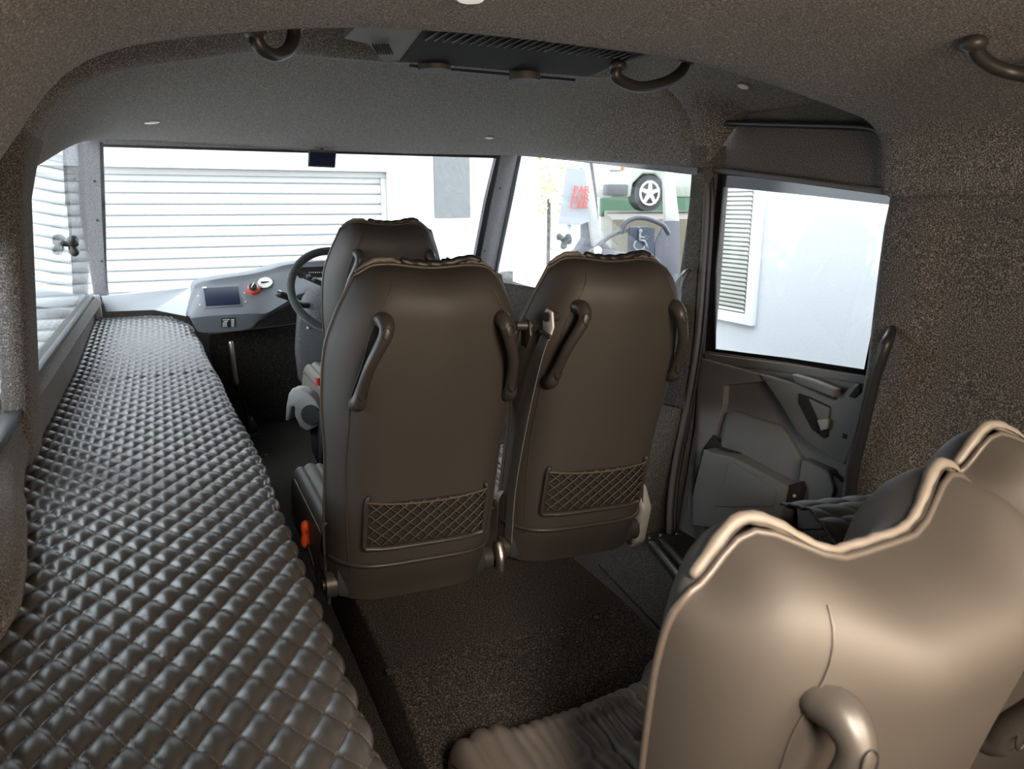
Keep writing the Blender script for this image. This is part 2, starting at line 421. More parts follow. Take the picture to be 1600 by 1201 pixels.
# windscreen: corners from the photo on the real, raked plane
def wsy(u, v): return lerp(lerp(4.32, 4.60, (v-225)/237), lerp(3.97, 4.25, (v-243)/190), (u-145)/640)
def WS(u, v, dy=0): return aty(u, v, wsy(u, v)+dy)
gl = [WS(158,224), WS(776,243), WS(728,440), WS(163,464)]
o = mesh_obj('window_3', gl+[p+Vector((0,.006,0)) for p in gl], [(0,1,2,3),(7,6,5,4),(0,4,5,1),(1,5,6,2),(2,6,7,3),(3,7,4,0)], 'glass', smooth=False); struct(o)
def strip(name, outer, inner, m, depth=.05, kind='structure', fn=WS, bev=.006):
    """frame member: px polyline pairs -> solid bar behind the visible face"""
    V, F = [], []; n = len(outer)
    for (a, b) in zip(outer, inner):
        p, q = fn(*a), fn(*b); d = Vector((.0, depth, 0))
        V += [p, q, q+d, p+d]
    for i in range(n-1):
        for k in range(4):
            l = (k+1) % 4; F.append((i*4+k, i*4+l, (i+1)*4+l, (i+1)*4+k))
    F.append((0,1,2,3)); F.append(((n-1)*4+3,(n-1)*4+2,(n-1)*4+1,(n-1)*4))
    o = mesh_obj(name, V, F, m, smooth=False)
    if bev:
        b = o.modifiers.new('soft_edges', 'BEVEL'); b.width = bev; b.segments = 2
    if kind: o['kind'] = kind
    return o
strip('trim_7', [(120,200),(124,330),(148,474)], [(156,204),(161,340),(170,474)], 'frame', .06)          # left A pillar
strip('trim_8', [(155,216),(170,216)], [(160,470),(172,470)], 'rubber', .02, bev=0) if False else None
strip('trim_8', [(135,208),(460,222),(790,235)], [(135,226),(460,237),(790,245)], 'frame', .05)          # header
strip('trim_9', [(153,225),(460,234),(778,243)], [(153,229),(460,238),(778,247)], 'rubber', .03, bev=0)
strip('trim_10', [(783,232),(768,310),(742,450)], [(812,234),(800,310),(775,450)], 'frame', .06)         # right A pillar
strip('trim_11', [(777,240),(760,310),(735,440)], [(785,240),(768,310),(743,440)], 'rubber', .04, bev=0)
strip('trim_12', [(156,222),(160,345),(162,466)], [(161,222),(165,345),(167,466)], 'rubber', .04, bev=0)
# right front quarter pane
def rpy(u, v): return lerp(lerp(3.92, 4.20, (v-243)/190), 2.47, (u-800+ (v-243)*.2)/(1076-800))
RP = lambda u, v: aty(u, v, rpy(u, v))
gl = [RP(806,243), RP(1078,270), RP(1062,470), RP(762,440)]
n_ = Vector((.006, .001, 0))
struct(mesh_obj('window_4', gl+[p+n_ for p in gl], [(0,1,2,3),(7,6,5,4),(0,4,5,1),(1,5,6,2),(2,6,7,3),(3,7,4,0)], 'glass', smooth=False))
strip('trim_13', [(800,232),(940,246),(1090,262)], [(800,241),(940,256),(1090,273)], 'frame', .03, fn=RP, bev=.002)
strip('trim_14', [(762,436),(900,460),(1075,476)], [(762,560),(900,600),(1070,640)], 'carpet', .05, fn=RP)
strip('trim_15', [(812,238),(797,310),(770,440)], [(816,238),(802,310),(775,440)], 'rubber', .02, fn=RP, bev=0)
# lower front bulkhead and right lower wall
struct(slab('wall_front', [(-.45,4.70,-.05),(2.05,4.38,-.05),(2.05,4.38,.78),(-.45,4.70,.66)], (0,.05,0), 'liner_b'))
struct(slab('wall_right_front', [(1.99,2.44,-.05),(1.84,4.32,-.05),(1.84,4.32,.76),(1.99,2.44,.66)], (.05,0,0), 'carpet'))
# B pillar lining between quarter pane and door: rounded, flares into the floor
def colrow(z, x0, x1, y0, y1, n=18):
    r = []
    for q in range(n):
        a = 2*math.pi*q/n; cx = math.copysign(abs(math.cos(a))**.5, math.cos(a)); cy = math.copysign(abs(math.sin(a))**.5, math.sin(a))
        r.append(Vector(((x0+x1)/2+cx*(x1-x0)/2, (y0+y1)/2+cy*(y1-y0)/2, z)))
    return r
rows = []
for z, xi, yr, yf in ((-.2,1.70,2.45,2.78),(-.05,1.73,2.43,2.76),(.1,1.77,2.41,2.72),(.3,1.83,2.39,2.66),(.55,1.89,2.37,2.58),(.85,1.925,2.365,2.52),(1.2,1.925,2.365,2.47),(1.33,1.92,2.36,2.46),(1.42,1.90,2.34,2.46)):
    rows.append(colrow(z, xi, 2.06, yr, yf))
struct(grid('wall_right_pillar', rows, 'liner_b', closed=True))
# right wall behind the door, with a shallow pressed recess
rows = []
for iy in range(71):
    y = lerp(-1.6, 1.53, iy/70); r = []
    for iz in range(51):
        z = lerp(-.2, 1.225, iz/50)
        x = XR+.010*sstep(1.12, 1.225, z)
        rec = sstep(1.40, 1.36, y)*sstep(1.19, 1.165, z)
        x += .035*rec
        x -= .05*sstep(1.30, 1.50, y)*sstep(.75, .35, z)
        x += .006*noise.noise(Vector((y*3, z*3, 1)))
        r.append(Vector((x, y, z)))
    rows.append(r)
rows.append([Vector((p.x+.02, p.y+.025, p.z)) for p in rows[-1]]); rows.append([Vector((2.06, 1.56, p.z)) for p in rows[-2]])
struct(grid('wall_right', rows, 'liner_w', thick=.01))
# over-door lining panel with a rounded opening bead
D = lambda u, v, x=XD: atx(u, v, x)
op = [D(1100,262), D(1102,215), D(1112,197), D(1135,193), D(1250,196), D(1360,200), D(1388,212), D(1402,238), D(1406,300)]
bead = tube('trim_16', [p+Vector((-.028,0,0)) for p in op], .011, 'rubber', smoothn=6, seg=10); struct(bead)
struct(slab('wall_right_over_door', [D(1100,264,2.0), D(1098,150,2.0), D(1440,150,2.0), D(1425,312,2.0), D(1250,296,2.0), D(1122,278,2.0)], (.04,0,0), 'liner_b'))
struct(slab('trim_17', [D(1112,268), D(1250,286), D(1412,308), D(1412,300), D(1250,277), D(1112,260)], (-.025,0,0), 'seal', bev=.004))
# door seal along the pillar
sp = [D(1098,205,1.955), D(1104,300,1.945), D(1098,420,1.935), D(1088,540,1.93), D(1070,650,1.90), D(1056,720,1.87), D(1048,780,1.84), D(1046,830,1.82)]
struct(tube('trim_18', sp, .014, 'seal', smoothn=6)); struct(tube('trim_19', [p+Vector((.016,-.012,0)) for p in sp], .010, 'rubber', smoothn=6))
# ================================================================ DOOR
door = struct(empty('door_1', (XD, 1.95, -.1)))
def dp(name, px, x0, depth, m, bev=.004, parent=None):
    pts = [atx(u, v, x0) for u, v in px]
    o = slab(name, pts, (depth,0,0), m, bev=bev, seg=3)
    pr = parent or door
    o.parent = pr
    mw = Vector((0,0,0)); q = pr
    while q: mw += q.location; q = q.parent
    o.location = -mw
    return o
Z7 = lambda x, y: (1040+x/3.16, 480+y/3.16)
dp('door_panel', [(1102,548),(1230,566),(1362,590),(1375,700),(1380,1000),(1020,980),(1050,800),(1082,660)], XD, .04, 'doorplastic')
dp('upper_ledge', [(1100,552),(1230,569),(1352,588),(1350,600),(1228,582),(1100,566)], XD-.01, .02, 'doorplastic', .003)
dp('front_field', [Z7(165,250),Z7(455,325),Z7(495,365),Z7(290,385),Z7(285,480),Z7(240,640),Z7(180,700),Z7(130,930),Z7(250,1010),Z7(240,1250),Z7(40,1200),Z7(90,900),Z7(140,600)], XD-.025, .04, 'doorplastic', .006)
dp('handle_surround', [Z7(455,325),Z7(620,372),Z7(830,462),Z7(930,378),Z7(1000,440),Z7(960,620),Z7(880,780),Z7(800,735),Z7(690,665),Z7(640,610),Z7(560,470)], XD-.035, .05, 'doorplastic', .008)
dp('handle_recess', [Z7(655,425),Z7(705,440),Z7(810,490),Z7(800,640),Z7(780,648),Z7(720,600),Z7(652,470)], XD-.040, .01, 'netback', .002)
dp('recess_floor', [Z7(705,452),Z7(808,498),Z7(800,560),Z7(755,560)], XD-.044, .008, 'doorplastic', .002)
dp('release_lever', [Z7(745,555),Z7(800,550),Z7(795,600),Z7(765,610)], XD-.055, .012, 'greyplastic', .003)
dp('grip_slot', [Z7(900,440),Z7(955,375),Z7(960,420),Z7(930,450)], XD-.042, .012, 'netback', .003)
dp('pull_flap', [Z7(620,330),Z7(720,360),Z7(835,405),Z7(828,445),Z7(640,372)], XD-.065, .03, 'doorplastic', .004)
dp('raised_field', [Z7(300,520),Z7(330,512),Z7(555,585),Z7(600,640),Z7(668,755),Z7(660,900),Z7(340,740),Z7(262,710)], XD-.022, .03, 'doorplastic', .007)
dp('lower_field', [Z7(668,750),Z7(800,810),Z7(830,900),Z7(770,1100),Z7(650,1100),Z7(640,960)], XD-.045, .05, 'doorplastic', .008)
dp('corner_field', [Z7(810,815),Z7(880,870),Z7(890,1100),Z7(780,1100),Z7(760,1010)], XD-.030, .03, 'darkplastic', .005)
mp = dp('map_pocket', [Z7(185,700),Z7(240,722),Z7(320,735),Z7(600,885),Z7(575,1000),Z7(560,1120),Z7(130,1080),Z7(130,925)], XD-.085, .085, 'doorplastic', .008)
dp('pocket_mouth', [Z7(188,690),Z7(235,628),Z7(275,690),Z7(360,715),Z7(600,868),Z7(595,882),Z7(320,735),Z7(240,718)], XD-.028, .01, 'netback', .001)
dp('speaker_cover', [Z7(312,768),Z7(335,765),Z7(530,890),Z7(545,915),Z7(530,985),Z7(240,985),Z7(268,915)], XD-.090, .006, 'doorplastic', .0025)
dp('latch_recess', [Z7(600,880),Z7(655,862),Z7(665,900),Z7(640,990),Z7(585,975)], XD-.075, .03, 'netback', .003)
lt = cyl('latch_stud', atx(*Z7(636,930), XD-.076), atx(*Z7(636,930), XD-.09), .006, 'chrome'); lt.parent = door; lt.location = -door.location
dp('badge', [Z7(875,622),Z7(895,628),Z7(892,650),Z7(873,645)], XD-.037, .003, 'netback', .0005)
# door glass with black printed border
gpx = [(1130,277),(1270,290),(1404,306),(1404,330),(1380,450),(1356,583),(1230,565),(1108,548),(1112,420)]
def inset(px, k):
    cx = sum(p[0] for p in px)/len(px); cy = sum(p[1] for p in px)/len(px)
    return [(p[0]+(cx-p[0])*k[0], p[1]+(cy-p[1])*k[1]) for p in px]
gw = pane('window_5', [atx(u, v, XD+.012) for u, v in gpx], .005); gw.parent = door; gw.location = -door.location
op_ = [(1120,272),(1270,286),(1410,302),(1416,330),(1392,450),(1364,588),(1230,571),(1100,554),(1106,420)]
ip_ = [(1131,291),(1270,305),(1386,318),(1398,332),(1376,450),(1351,578),(1230,559),(1114,543),(1118,420)]
ip_ = [(1130,292),(1270,306),(1392,320),(1397,334),(1375,450),(1350,577),(1230,559),(1117,545),(1118,420)]
V, F = [], []
for a, b in zip(op_, ip_):
    p, q = atx(*a, XD+.005), atx(*b, XD+.005); V += [p, q, q+Vector((.006,0,0)), p+Vector((.006,0,0))]
n = len(op_)
for i in range(n):
    j = (i+1) % n
    for k in range(4):
        l = (k+1) % 4; F.append((i*4+k, i*4+l, j*4+l, j*4+k))
M['frit'] = mat('printed_glass_border', (.010,.010,.010), .12, spec=.5)
fr = mesh_obj('glass_border', V, F, 'frit', smooth=False); fr.parent = door; fr.location = -door.location
# upright padded grab bar at the rear edge of the door opening
gb = tag(empty('grab_bar', atx(1345, 650, 1.84), label='long dark curved grab bar along rear edge of side door', cat='grab bar'))
bp_ = [atx(1394,514,1.915), atx(1388,530,1.87), atx(1382,545,1.855), atx(1368,585,1.85), atx(1355,640,1.85), atx(1341,700,1.85), atx(1330,760,1.85), atx(1327,830,1.86), atx(1330,930,1.87)]
o = tube('grip', [p-gb.location for p in bp_], [.012,.016,.018,.018,.018,.018,.018,.018,.016], 'blackplastic', gb, smoothn=5)
o = tube('mounting_foot', [bp_[-1]-gb.location, bp_[-1]-gb.location+Vector((.07,.0,.0))], .013, 'blackplastic', gb)
# ================================================================ CUSHIONED BENCH
bench = tag(box('bench_base', (-.10, 1.40, .2225), (.49, 5.5, .445), 'carpet', bev=.01), 'carpeted plinth under the long quilted cushions', 'bench base')
def bedz(y): return .55+.05*sstep(3.2, 4.6, y)
def xr_(y): return interp([(-1.5,.182),(2.0,.178),(2.9,.150),(3.7,.122),(4.15,.10),(4.45,.02),(4.60,-.10)], y) if y > 2 else .180
def quilt(name, y0, y1, front_round):
    step = .0056; ny = int((y1-y0)/.0046); S, F, rows_ = [], [], []
    nx = 270; skirt = 18
    for i in range(ny+1):
        y = lerp(y0, y1, i/ny); zc = bedz(y)
        xl = -.368 if y > 1.235 else -.74
        xrr = xr_(y)
        if front_round: xrr = min(xrr, .13 - .25*(max(0, y-4.1)/.5)**2.2) if y > 4.1 else xrr
        e = min((y-y0), (y1-y)); en = .016*(1-math.sqrt(max(0, 1-max(0, 1-e/.018)**2)))
        r = []
        for j in range(nx+skirt+1):
            if j <= nx:
                x = max(xl, lerp(-.74, xrr-.03, j/nx)); z = zc; nrm = Vector((0,0,1)); cx = x
            else:
                a = (j-nx)/skirt
                if a < .6:
                    q = a/.6*math.pi/2; x = xrr-.03+.03*math.sin(q); z = zc-.03+.03*math.cos(q); nrm = Vector((math.sin(q),0,math.cos(q))); cx = xrr-.03+.047*a/.6
                else:
                    b_ = (a-.6)/.4; x = xrr; z = zc-.03-.06*b_; nrm = Vector((1,0,0)); cx = xrr+.017+.06*b_
            px, qx = cx/QW+y/QL, cx/QW-y/QL
            f = abs(math.sin(math.pi*px))*abs(math.sin(math.pi*qx))
            h = .0125*(f**.42)
            edge = 1 if j <= nx+skirt-3 else .3
            wob = .002*noise.noise(Vector((x*5, y*4, 0)))
            r.append(Vector((x, y, z))+nrm*(h*edge-.006+wob)-Vector((0,0,en)))
        # tuck-in at the ends
        rows_.append(r)
    first = [Vector((p.x, y0+.002, min(p.z, bedz(y0))-.07)) for p in rows_[0]]; last = [Vector((p.x, y1-.002, bedz(y1)-.07)) for p in rows_[-1]]
    rows_ = [first]+rows_+[last]
    return grid(name, rows_, 'quilt')
tag(quilt('quilted_cushion', -.6, 3.13, False), 'long near section of the dark quilted bench cushion', 'cushion')
tag(quilt('quilted_cushion', 3.137, 4.56, True), 'short far section of the quilted cushion below the windscreen', 'cushion')
# ================================================================ SEATS
SH = .86
DIP = BULGE = 0.0
WT_NEAR = [(0,.200),(.08,.208),(.2,.212),(.45,.214),(.62,.220),(.78,.226),(.88,.228),(.96,.222),(1.0,.205)]
WT = [(0,.216),(.08,.223),(.2,.230),(.45,.232),(.62,.243),(.78,.240),(.88,.218),(.96,.192),(1.0,.180)]
def set_widths(tab):
    global _wc
    _wc = catmull([Vector((a, b, 0)) for a, b in tab], 12)
_wc = catmull([Vector((a, b, 0)) for a, b in WT], 12)
def WW(t):
    for a, b in zip(_wc, _wc[1:]):
        if t <= b.x: return lerp(a.y, b.y, (t-a.x)/max(1e-9, b.x-a.x))
    return _wc[-1].y
def recl(t): return -.165*t                       # top leans back (toward -y)
def back_pt(s, t, side):
    """side -1 = shell (rear face), +1 = pad (front face)"""
    wd = WW(t)
    H = SH*(1 - .008*abs(s)**3)
    lobe = math.exp(-((abs(s)-.60)/.24)**2)
    rec = 1-sstep(.0, .55, abs(s)) if DIP == 0 else 1-sstep(.20, .74, abs(s))
    z = t*H
    if DIP: z -= t**8*.022*sstep(.62, 1, abs(s))
    if side < 0:
        y_b = BULGE*rec*t**3
        z += t**8*(.003*lobe - (.006+DIP)*rec - .016*sstep(.75, 1, abs(s))) 
        top = max(0, 1-max(0, (t-.86)/.14)**2.6)**.5
        edge = max(0, 1-abs(s)**5.0)**.75
        bot = .84+.16*sstep(0, .14, t)
        y = .045 - .135*edge*max(top, .0)*bot - .012*rec*sstep(.2,.8,t)*top - y_b
        if t < .085: y -= .0
    else:
        z += t**8*(.012*lobe - (.004+DIP)*rec - .016*sstep(.75, 1, abs(s))) 
        top = max(0, 1-max(0, (t-.84)/.16)**2.5)**.5
        edge = max(0, 1-s*s)
        lw = sstep(.66, .84, t)
        yf = .045 + .085*lw*sstep(.2, .6, abs(s)) - .015*lw*rec + .02*sstep(.5,.2,t)
        y = .045 + yf*edge*max(top, 0) - BULGE*rec*t**3*(1-max(top,0))
        # puckers where the cover gathers over the top
        y += (.002 if DIP == 0 else .0006)*math.sin(s*26+1.5*math.sin(s*7))*sstep(.80, .95, t)*edge
        z += (.0012 if DIP == 0 else .0002)*math.sin(s*34)*sstep(.85, 1, t)*(1-abs(s)**6)
    return Vector((s*wd, y+recl(t), z))
def seat_backrest(par, arm=False):
    NS, NT = 44, 60
    ss = [math.sin(lerp(-1, 1, i/NS)*math.pi/2)*.55+lerp(-1, 1, i/NS)*.45 for i in range(NS+1)]
    tt = [math.sin(lerp(0, 1, k/NT)*math.pi/2)*.6+.4*k/NT for k in range(NT+1)]
    fr = bpy.data.objects.new('backrest', None)
    sh = grid('backrest_shell', [[back_pt(s, t, -1) for s in ss] for t in tt], 'shell', par)
    pad = grid('backrest_cushion', [[back_pt(s, t, 1) for s in ss] for t in tt], 'side', par)
    # piping around the silhouette
    sil = [back_pt(-1, t, -1) for t in tt]+[back_pt(s, 1, -1) for s in ss[1:-1]]+[back_pt(1, t, -1) for t in reversed(tt)]
    tube('piping', [p+Vector((0,-.003,.001)) for p in sil[::2]], .0042, 'piping', par, seg=6)
    # gathered roll between shell piping and pad at the top
    roll = []
    rr = []
    for i in range(61):
        s = lerp(-.93, .93, i/60); p = back_pt(s, 1, 1); 
        roll.append(p+Vector((0,.010,.001))); rr.append(.0050+.002*sstep(.3,.6,abs(s))*(1-sstep(.85,1,abs(s)))+.0006*math.sin(s*60))
    tube('top_roll', roll, rr, 'ruched', par, seg=10)
    if DIP == 0:
        ins = [back_pt(lerp(-.34, .70, i/24), 1, 1)+Vector((0, .012, .006)) for i in range(25)]
        k = tube('headrest_insert', ins, [.010]*25, 'rubber', par, seg=10); k['label'] = 'black headrest top panel'
    # seam on the shell, both sides
    for sg in (-1, 1):
        pts = [back_pt(sg*interp([(0,.80),(.45,.86),(.62,.82),(.8,.72),(1,.60)], t), t, -1)+Vector((0,-.0012,0)) for t in [i/60 for i in range(6, 59)]]
        tube('seam', pts, .0011, 'piping', par, seg=5)
    # handles
    for sg in (-1, 1):
        a = back_pt(sg*.64, .872, -1); b = back_pt(sg*.76, .645, -1)
        pts = [a+Vector((0,.006,0)), a+Vector((sg*-.002,-.020,-.004)), a+Vector((sg*.003,-.035,-.030)), lerp(a,b,.5)+Vector((sg*.008,-.040,0)), b+Vector((sg*-.003,-.034,.036)), b+Vector((sg*.002,-.020,.006)), b+Vector((0,.006,0))]
        h = tube('handle', pts, [.019,.019,.0150,.0128,.0142,.018,.018], 'satin', par, smoothn=6, seg=14)
        for q, dz in ((pts[2], .006), (pts[4], -.006)):
            c = q+Vector((0,-.0125,dz)); tube('handle_cap', catmull([c+Vector((.009*math.cos(k), -.001, .014*math.sin(k))) for k in [i*math.pi/6 for i in range(12)]], 2, True), .0012, 'rubber', h, seg=5, closed=True)
    # net pocket
    fx0, fx1, fz0, fz1 = -.152, .152, .178, .296
    def sp(x, z, off): 
        t = z/SH; s = x/interp(WT, t); p = back_pt(s, t, -1); return Vector((x, p.y-off, z))
    bm_ = [sp(fx0, fz1+.012, .006)]+[sp(fx0-.004, lerp(fz1, fz0, k/4), .009) for k in range(5)]+[sp(lerp(fx0, fx1, k/8), fz0-.008, .009) for k in range(9)]+[sp(fx1+.004, lerp(fz0, fz1, k/4), .009) for k in range(5)]+[sp(fx1, fz1+.012, .006)]
    pf = tube('pocket_frame', bm_, .0095, 'satin', par, seg=8, flat=.6)
    grid('pocket_backing', [[sp(lerp(fx0, fx1, i/10), lerp(fz0, fz1, k/5), .002) for i in range(11)] for k in range(6)], 'netback', pf)
    V, F = [], []
    def seg_(x0, z0, x1, z1, off=.010, r=.0016):
        n_ = 6; tube_geo(V, F, [sp(lerp(x0,x1,k/n_), lerp(z0,z1,k/n_), off) for k in range(n_+1)], r, 5, round_ends=False)
    pitch = .034
    k = -6
    while k < 18:
        for dirn in (1, -1):
            x0 = fx0+k*pitch; x1 = x0+dirn*(fz1-fz0)*1.15
            a_, b_ = (x0, fz0), (x1, fz1)
            # clip in x
            def clip(p, q):
                (ax, az), (bx, bz) = p, q; t0, t1 = 0, 1; dx = bx-ax
                for lo, sgn in ((fx0, 1), (fx1, -1)):
                    if dx*sgn > 0: t0 = max(t0, (lo-ax)/dx)
                    elif dx*sgn < 0: t1 = min(t1, (lo-ax)/dx)
                return None if t1-t0 < .05 else (lerp(ax,bx,t0), lerp(az,bz,t0), lerp(ax,bx,t1), lerp(az,bz,t1))
            c_ = clip(a_, b_)
            if c_: seg_(*c_, off=.010 if dirn > 0 else .012, r=.0022 if dirn > 0 else .0012)
        k += 1
    tube_geo(V, F, [sp(lerp(fx0, fx1, i/14), fz1-.010*math.sin(math.pi*i/14)+.004, .013) for i in range(15)], .003, 6)
    mesh_obj('net', V, F, 'thread', pf)
    # moulded bottom cover with a rolled lip
    bc = []
    for i in range(31):
        s = lerp(-.97, .97, i/30); p = back_pt(s, .135, -1); up_ = .022*sstep(.86, .97, s)*1.0
        bc.append(p+Vector((0,-.004, up_)))
    tube('bottom_lip', bc, .006, 'satin', par, seg=8)
def seat_cushion(par, y_front=.47, w=.243, ztop=.20, th=.18, name='seat_cushion'):
    rows_ = []
    nx, ny = 120, 50
    for k in range(ny+1):
        v = k/ny
        # path from rear of top over the rolled front edge down the nose
        L_top = y_front-.06
        if v < .75: y = lerp(-.02, L_top, v/.75); z = ztop; nr = Vector((0,0,1))
        else:
            a = (v-.75)/.25*math.radians(120); y = L_top+.06*math.sin(a); z = ztop-.06+.06*math.cos(a); nr = Vector((0, math.sin(a), math.cos(a)))
            if a > math.radians(100): z -= .05*(a-math.radians(100))
        r = []
        for i in range(nx+1):
            u = lerp(-1, 1, i/nx); au = abs(u)
            edge = max(0, 1-au**9)**.5
            x = u*w
            # channels: 3 long pleats each side, gathered centre
            h = 0
            if au > .56:
                q = (au-.56)/.44*3; h = .013*abs(math.sin(math.pi*q))**.5 + .012*sstep(.56,.7,au)
            else:
                yy = y-(y_front-.14)
                fold = abs(math.sin(u*15+2.2*noise.noise(Vector((u*3, y*5, 3)))+ (1.6*u*yy*6)))
                seam = math.exp(-((y-(y_front-.15))/.008)**2)
                front = sstep(y_front-.16, y_front-.13, y)
                h = lerp(.015*fold**.8, .008*abs(math.sin(u*38+2*noise.noise(Vector((u*5,y*9,1)))))**.7, front) - .006*seam
            zz = z-.02*(1-au) if v < .75 else z-.012*(1-au)
            p = Vector((x, y, zz))+nr*h
            p.z -= (1-edge)*.05
            r.append(p)
        # side skirts
        l, rr_ = r[0], r[-1]
        r = [Vector((l.x+.004, l.y, ztop-th)), Vector((l.x-.003, l.y, ztop-.09))]+r+[Vector((rr_.x+.003, rr_.y, ztop-.09)), Vector((rr_.x-.004, rr_.y, ztop-th))]
        if v >= .75:
            for q in (0, 1, -1, -2): r[q].y = min(r[q].y, y_front-.03)
        rows_.append(r)
    rows_.append([Vector((p.x, min(p.y, y_front-.02), ztop-th)) for p in rows_[-1]])
    c = grid(name, rows_, 'ruched', par)
    for sg in (-1, 1):
        pts = [Vector((sg*w*.985, lerp(0, y_front-.07, k/8), ztop-.022)) for k in range(9)]+[Vector((sg*w*.985, y_front-.02, ztop-.045)), Vector((sg*w*.98, y_front-.006, ztop-.08)), Vector((sg*w*.97, y_front-.012, ztop-.13))]
        tube('cushion_piping', pts, .0045, 'piping', c, seg=6)
    return c
def make_seat(name, loc, rz, label, group=None, base_to=0, lean=0, cw=.243):
    t = empty(name, loc, rz, label, 'seat', group); t.rotation_euler.y = math.radians(lean)
    seat_backrest(t); seat_cushion(t, w=cw, ztop=.20 if cw < .25 else .235)
    box('base_cover', (0, .02, .05), (.42, .12, .10), 'darkplastic', t, bev=.02)
    box('seat_pan', (0, .22, .025), (.40, .42, .04), 'blackplastic', t, bev=.01)
    hh = loc[2]-base_to
    box('pedestal', (0, .22, (.01-hh)/2+.001), (.26, .28, hh+.008), 'blackplastic', t, bev=.008)
    for sg in (-1, 1):
        hb = bmesh.new(); add_cyl(hb, (sg*.205, .0, .03), (sg*.232, .0, .03), .035, 20); add_cyl(hb, (sg*.232, .0, .03), (sg*.238, .0, .03), .014, 12)
        add_box(hb, (sg*.222, .08, .0), (.008, .18, .05), .003)
        bm_obj('recliner_hinge', hb, 'satin', t)
    return t
def seat_at(px, y, z0=.26):
    return
ROW_B, ROW_C = (.522, 1.775, .203), (1.012, 1.775, .203)
sB = make_seat('passenger_seat', ROW_B, 0, 'dark brown leatherette seat back beside the quilted bench, behind the driver', 'pair of seats on the carpeted box', base_to=.2, lean=2.5)
sC = make_seat('passenger_seat', ROW_C, math.radians(-1), 'dark leatherette seat nearest the side door, white belt guide at its shoulder', 'pair of seats on the carpeted box', base_to=.2, lean=2.8)
sD = make_seat('driver_seat', (.765, 2.98, .27), 0, 'driver seat directly behind the steering wheel', base_to=.0, lean=2)
set_widths(WT_NEAR); DIP, BULGE = .034, .030
sF = make_seat('passenger_seat', (.642, .60, .055), 0, 'large tan-lit seat seen from behind in the near right corner', 'pair of near seats', base_to=.0, lean=-2.5, cw=.262)
sG = make_seat('passenger_seat', (1.105, .690, .050), 0, 'seat at the right picture edge, only its piped top corner showing', 'pair of near seats', base_to=-.15, lean=0)
set_widths(WT); DIP = BULGE = 0.0
# belt guide + shoulder belt on seats B and C (left of C, right of B)
def belt_guide(t, side, strap):
    a = back_pt(side*(.80 if strap else .94), .845, -1)+Vector((side*.004, -.004, 0))
    g = cyl('belt_bolt', a, a+Vector((side*.036, -.010, 0)), .012, 'satin', t)
    # metal guide plate
    c = a+Vector((side*.022,-.004,-.012))
    V = [c+Vector((0, y_, z_)) for y_, z_ in ((-.02,.026),(.012,.030),(.026,.010),(.022,-.04),(-.012,-.044),(-.03,-.01))]
    pl = slab('belt_guide', V, (side*.006,0,0), 'white' if strap else 'satin', t, bev=.002)
    if strap:
        pts = [c+Vector((side*.004,.004,-.03)), c+Vector((side*.022,.01,-.10)), c+Vector((side*.034,.04,-.25)), c+Vector((side*.03,.10,-.45)), c+Vector((side*.026,.12,-.62))]
        V2, F2 = [], []; cm = catmull(pts, 6)
        for i, p in enumerate(cm): V2 += [p+Vector((0,-.022,0)), p+Vector((0,.022,0)), p+Vector((side*.0025,.022,0)), p+Vector((side*.0025,-.022,0))]
        for i in range(len(cm)-1):
            for k in range(4): l = (k+1)%4; F2.append((i*4+k, i*4+l, i*4+4+l, i*4+4+k))
        mesh_obj('belt_strap', V2, F2, 'belt', t, smooth=False)
        tube('belt_buckle_bar', [c+Vector((side*.008,-.024,-.034)), c+Vector((side*.008,.024,-.028))], .006, 'satin', t)
belt_guide(sC, -1, True); belt_guide(sB, 1, False); belt_guide(sD, 1, False)
# orange lever on seat B, armrests
cyl('lever_rod', (-.236,.10,.02), (-.25,.14,.085), .005, 'blackplastic', sB)
lv = tube('release_lever', [(-.253,.148,.085),(-.253,.148,.100),(-.253,.148,.115),(-.253,.148,.130),(-.253,.148,.140)], [.013,.0135,.0105,.0135,.012], 'orange', sB, smoothn=4, seg=14); lv['label'] = 'orange release lever'
def armrest(t, side, tilt=0):
    # swung out to the aisle: outline in the plane of the arm, hub at the origin
    d = Vector((side*.80, .60, 0)); nrm = Vector((.60, -side*.80, 0)) if side < 0 else Vector((-.60, -.80, 0))
    nrm = Vector((0,0,1)).cross(d).normalized()
    if nrm.y > 0: nrm = -nrm
    out = [(20,390),(28,290),(45,205),(70,165),(120,163),(165,190),(210,240),(235,300),(225,400),(150,448),(105,420),(78,350),(80,288),(62,290),(45,385)]
    hub = Vector((side*.262, .06, .075))
    P_ = [hub+d*((180-x)/4/390/.85)+Vector((0,0,(330-y)/4/390)) for x, y in out]
    o = slab('armrest', [p-nrm*.03 for p in P_], nrm*.06, 'greyplastic', t, bev=.012, seg=3); o['label'] = 'light grey plastic armrest'
    cyl('armrest_hub', hub+nrm*.028, hub+nrm*.040, .042, 'darkplastic', o, seg=28)
    slab('armrest_bracket', [hub+d*a+Vector((0,0,b)) for a, b in ((.03,-.05),(-.03,-.03),(-.04,-.16),(-.01,-.24),(.02,-.17))], nrm*-.02, 'darkplastic', o, bev=.005)
    return o
armrest(sD, -1)
slab('side_cover', [(-.235,-.04,.10),(-.235,.05,.10),(-.235,.06,-.12),(-.235,.02,-.16),(-.235,-.04,-.05)], (-.02,0,0), 'darkplastic', sD, bev=.006)
cyl('belt_buckle_tab', (-.25,.03,.20), (-.25,.03,.23), .011, 'red', sD)
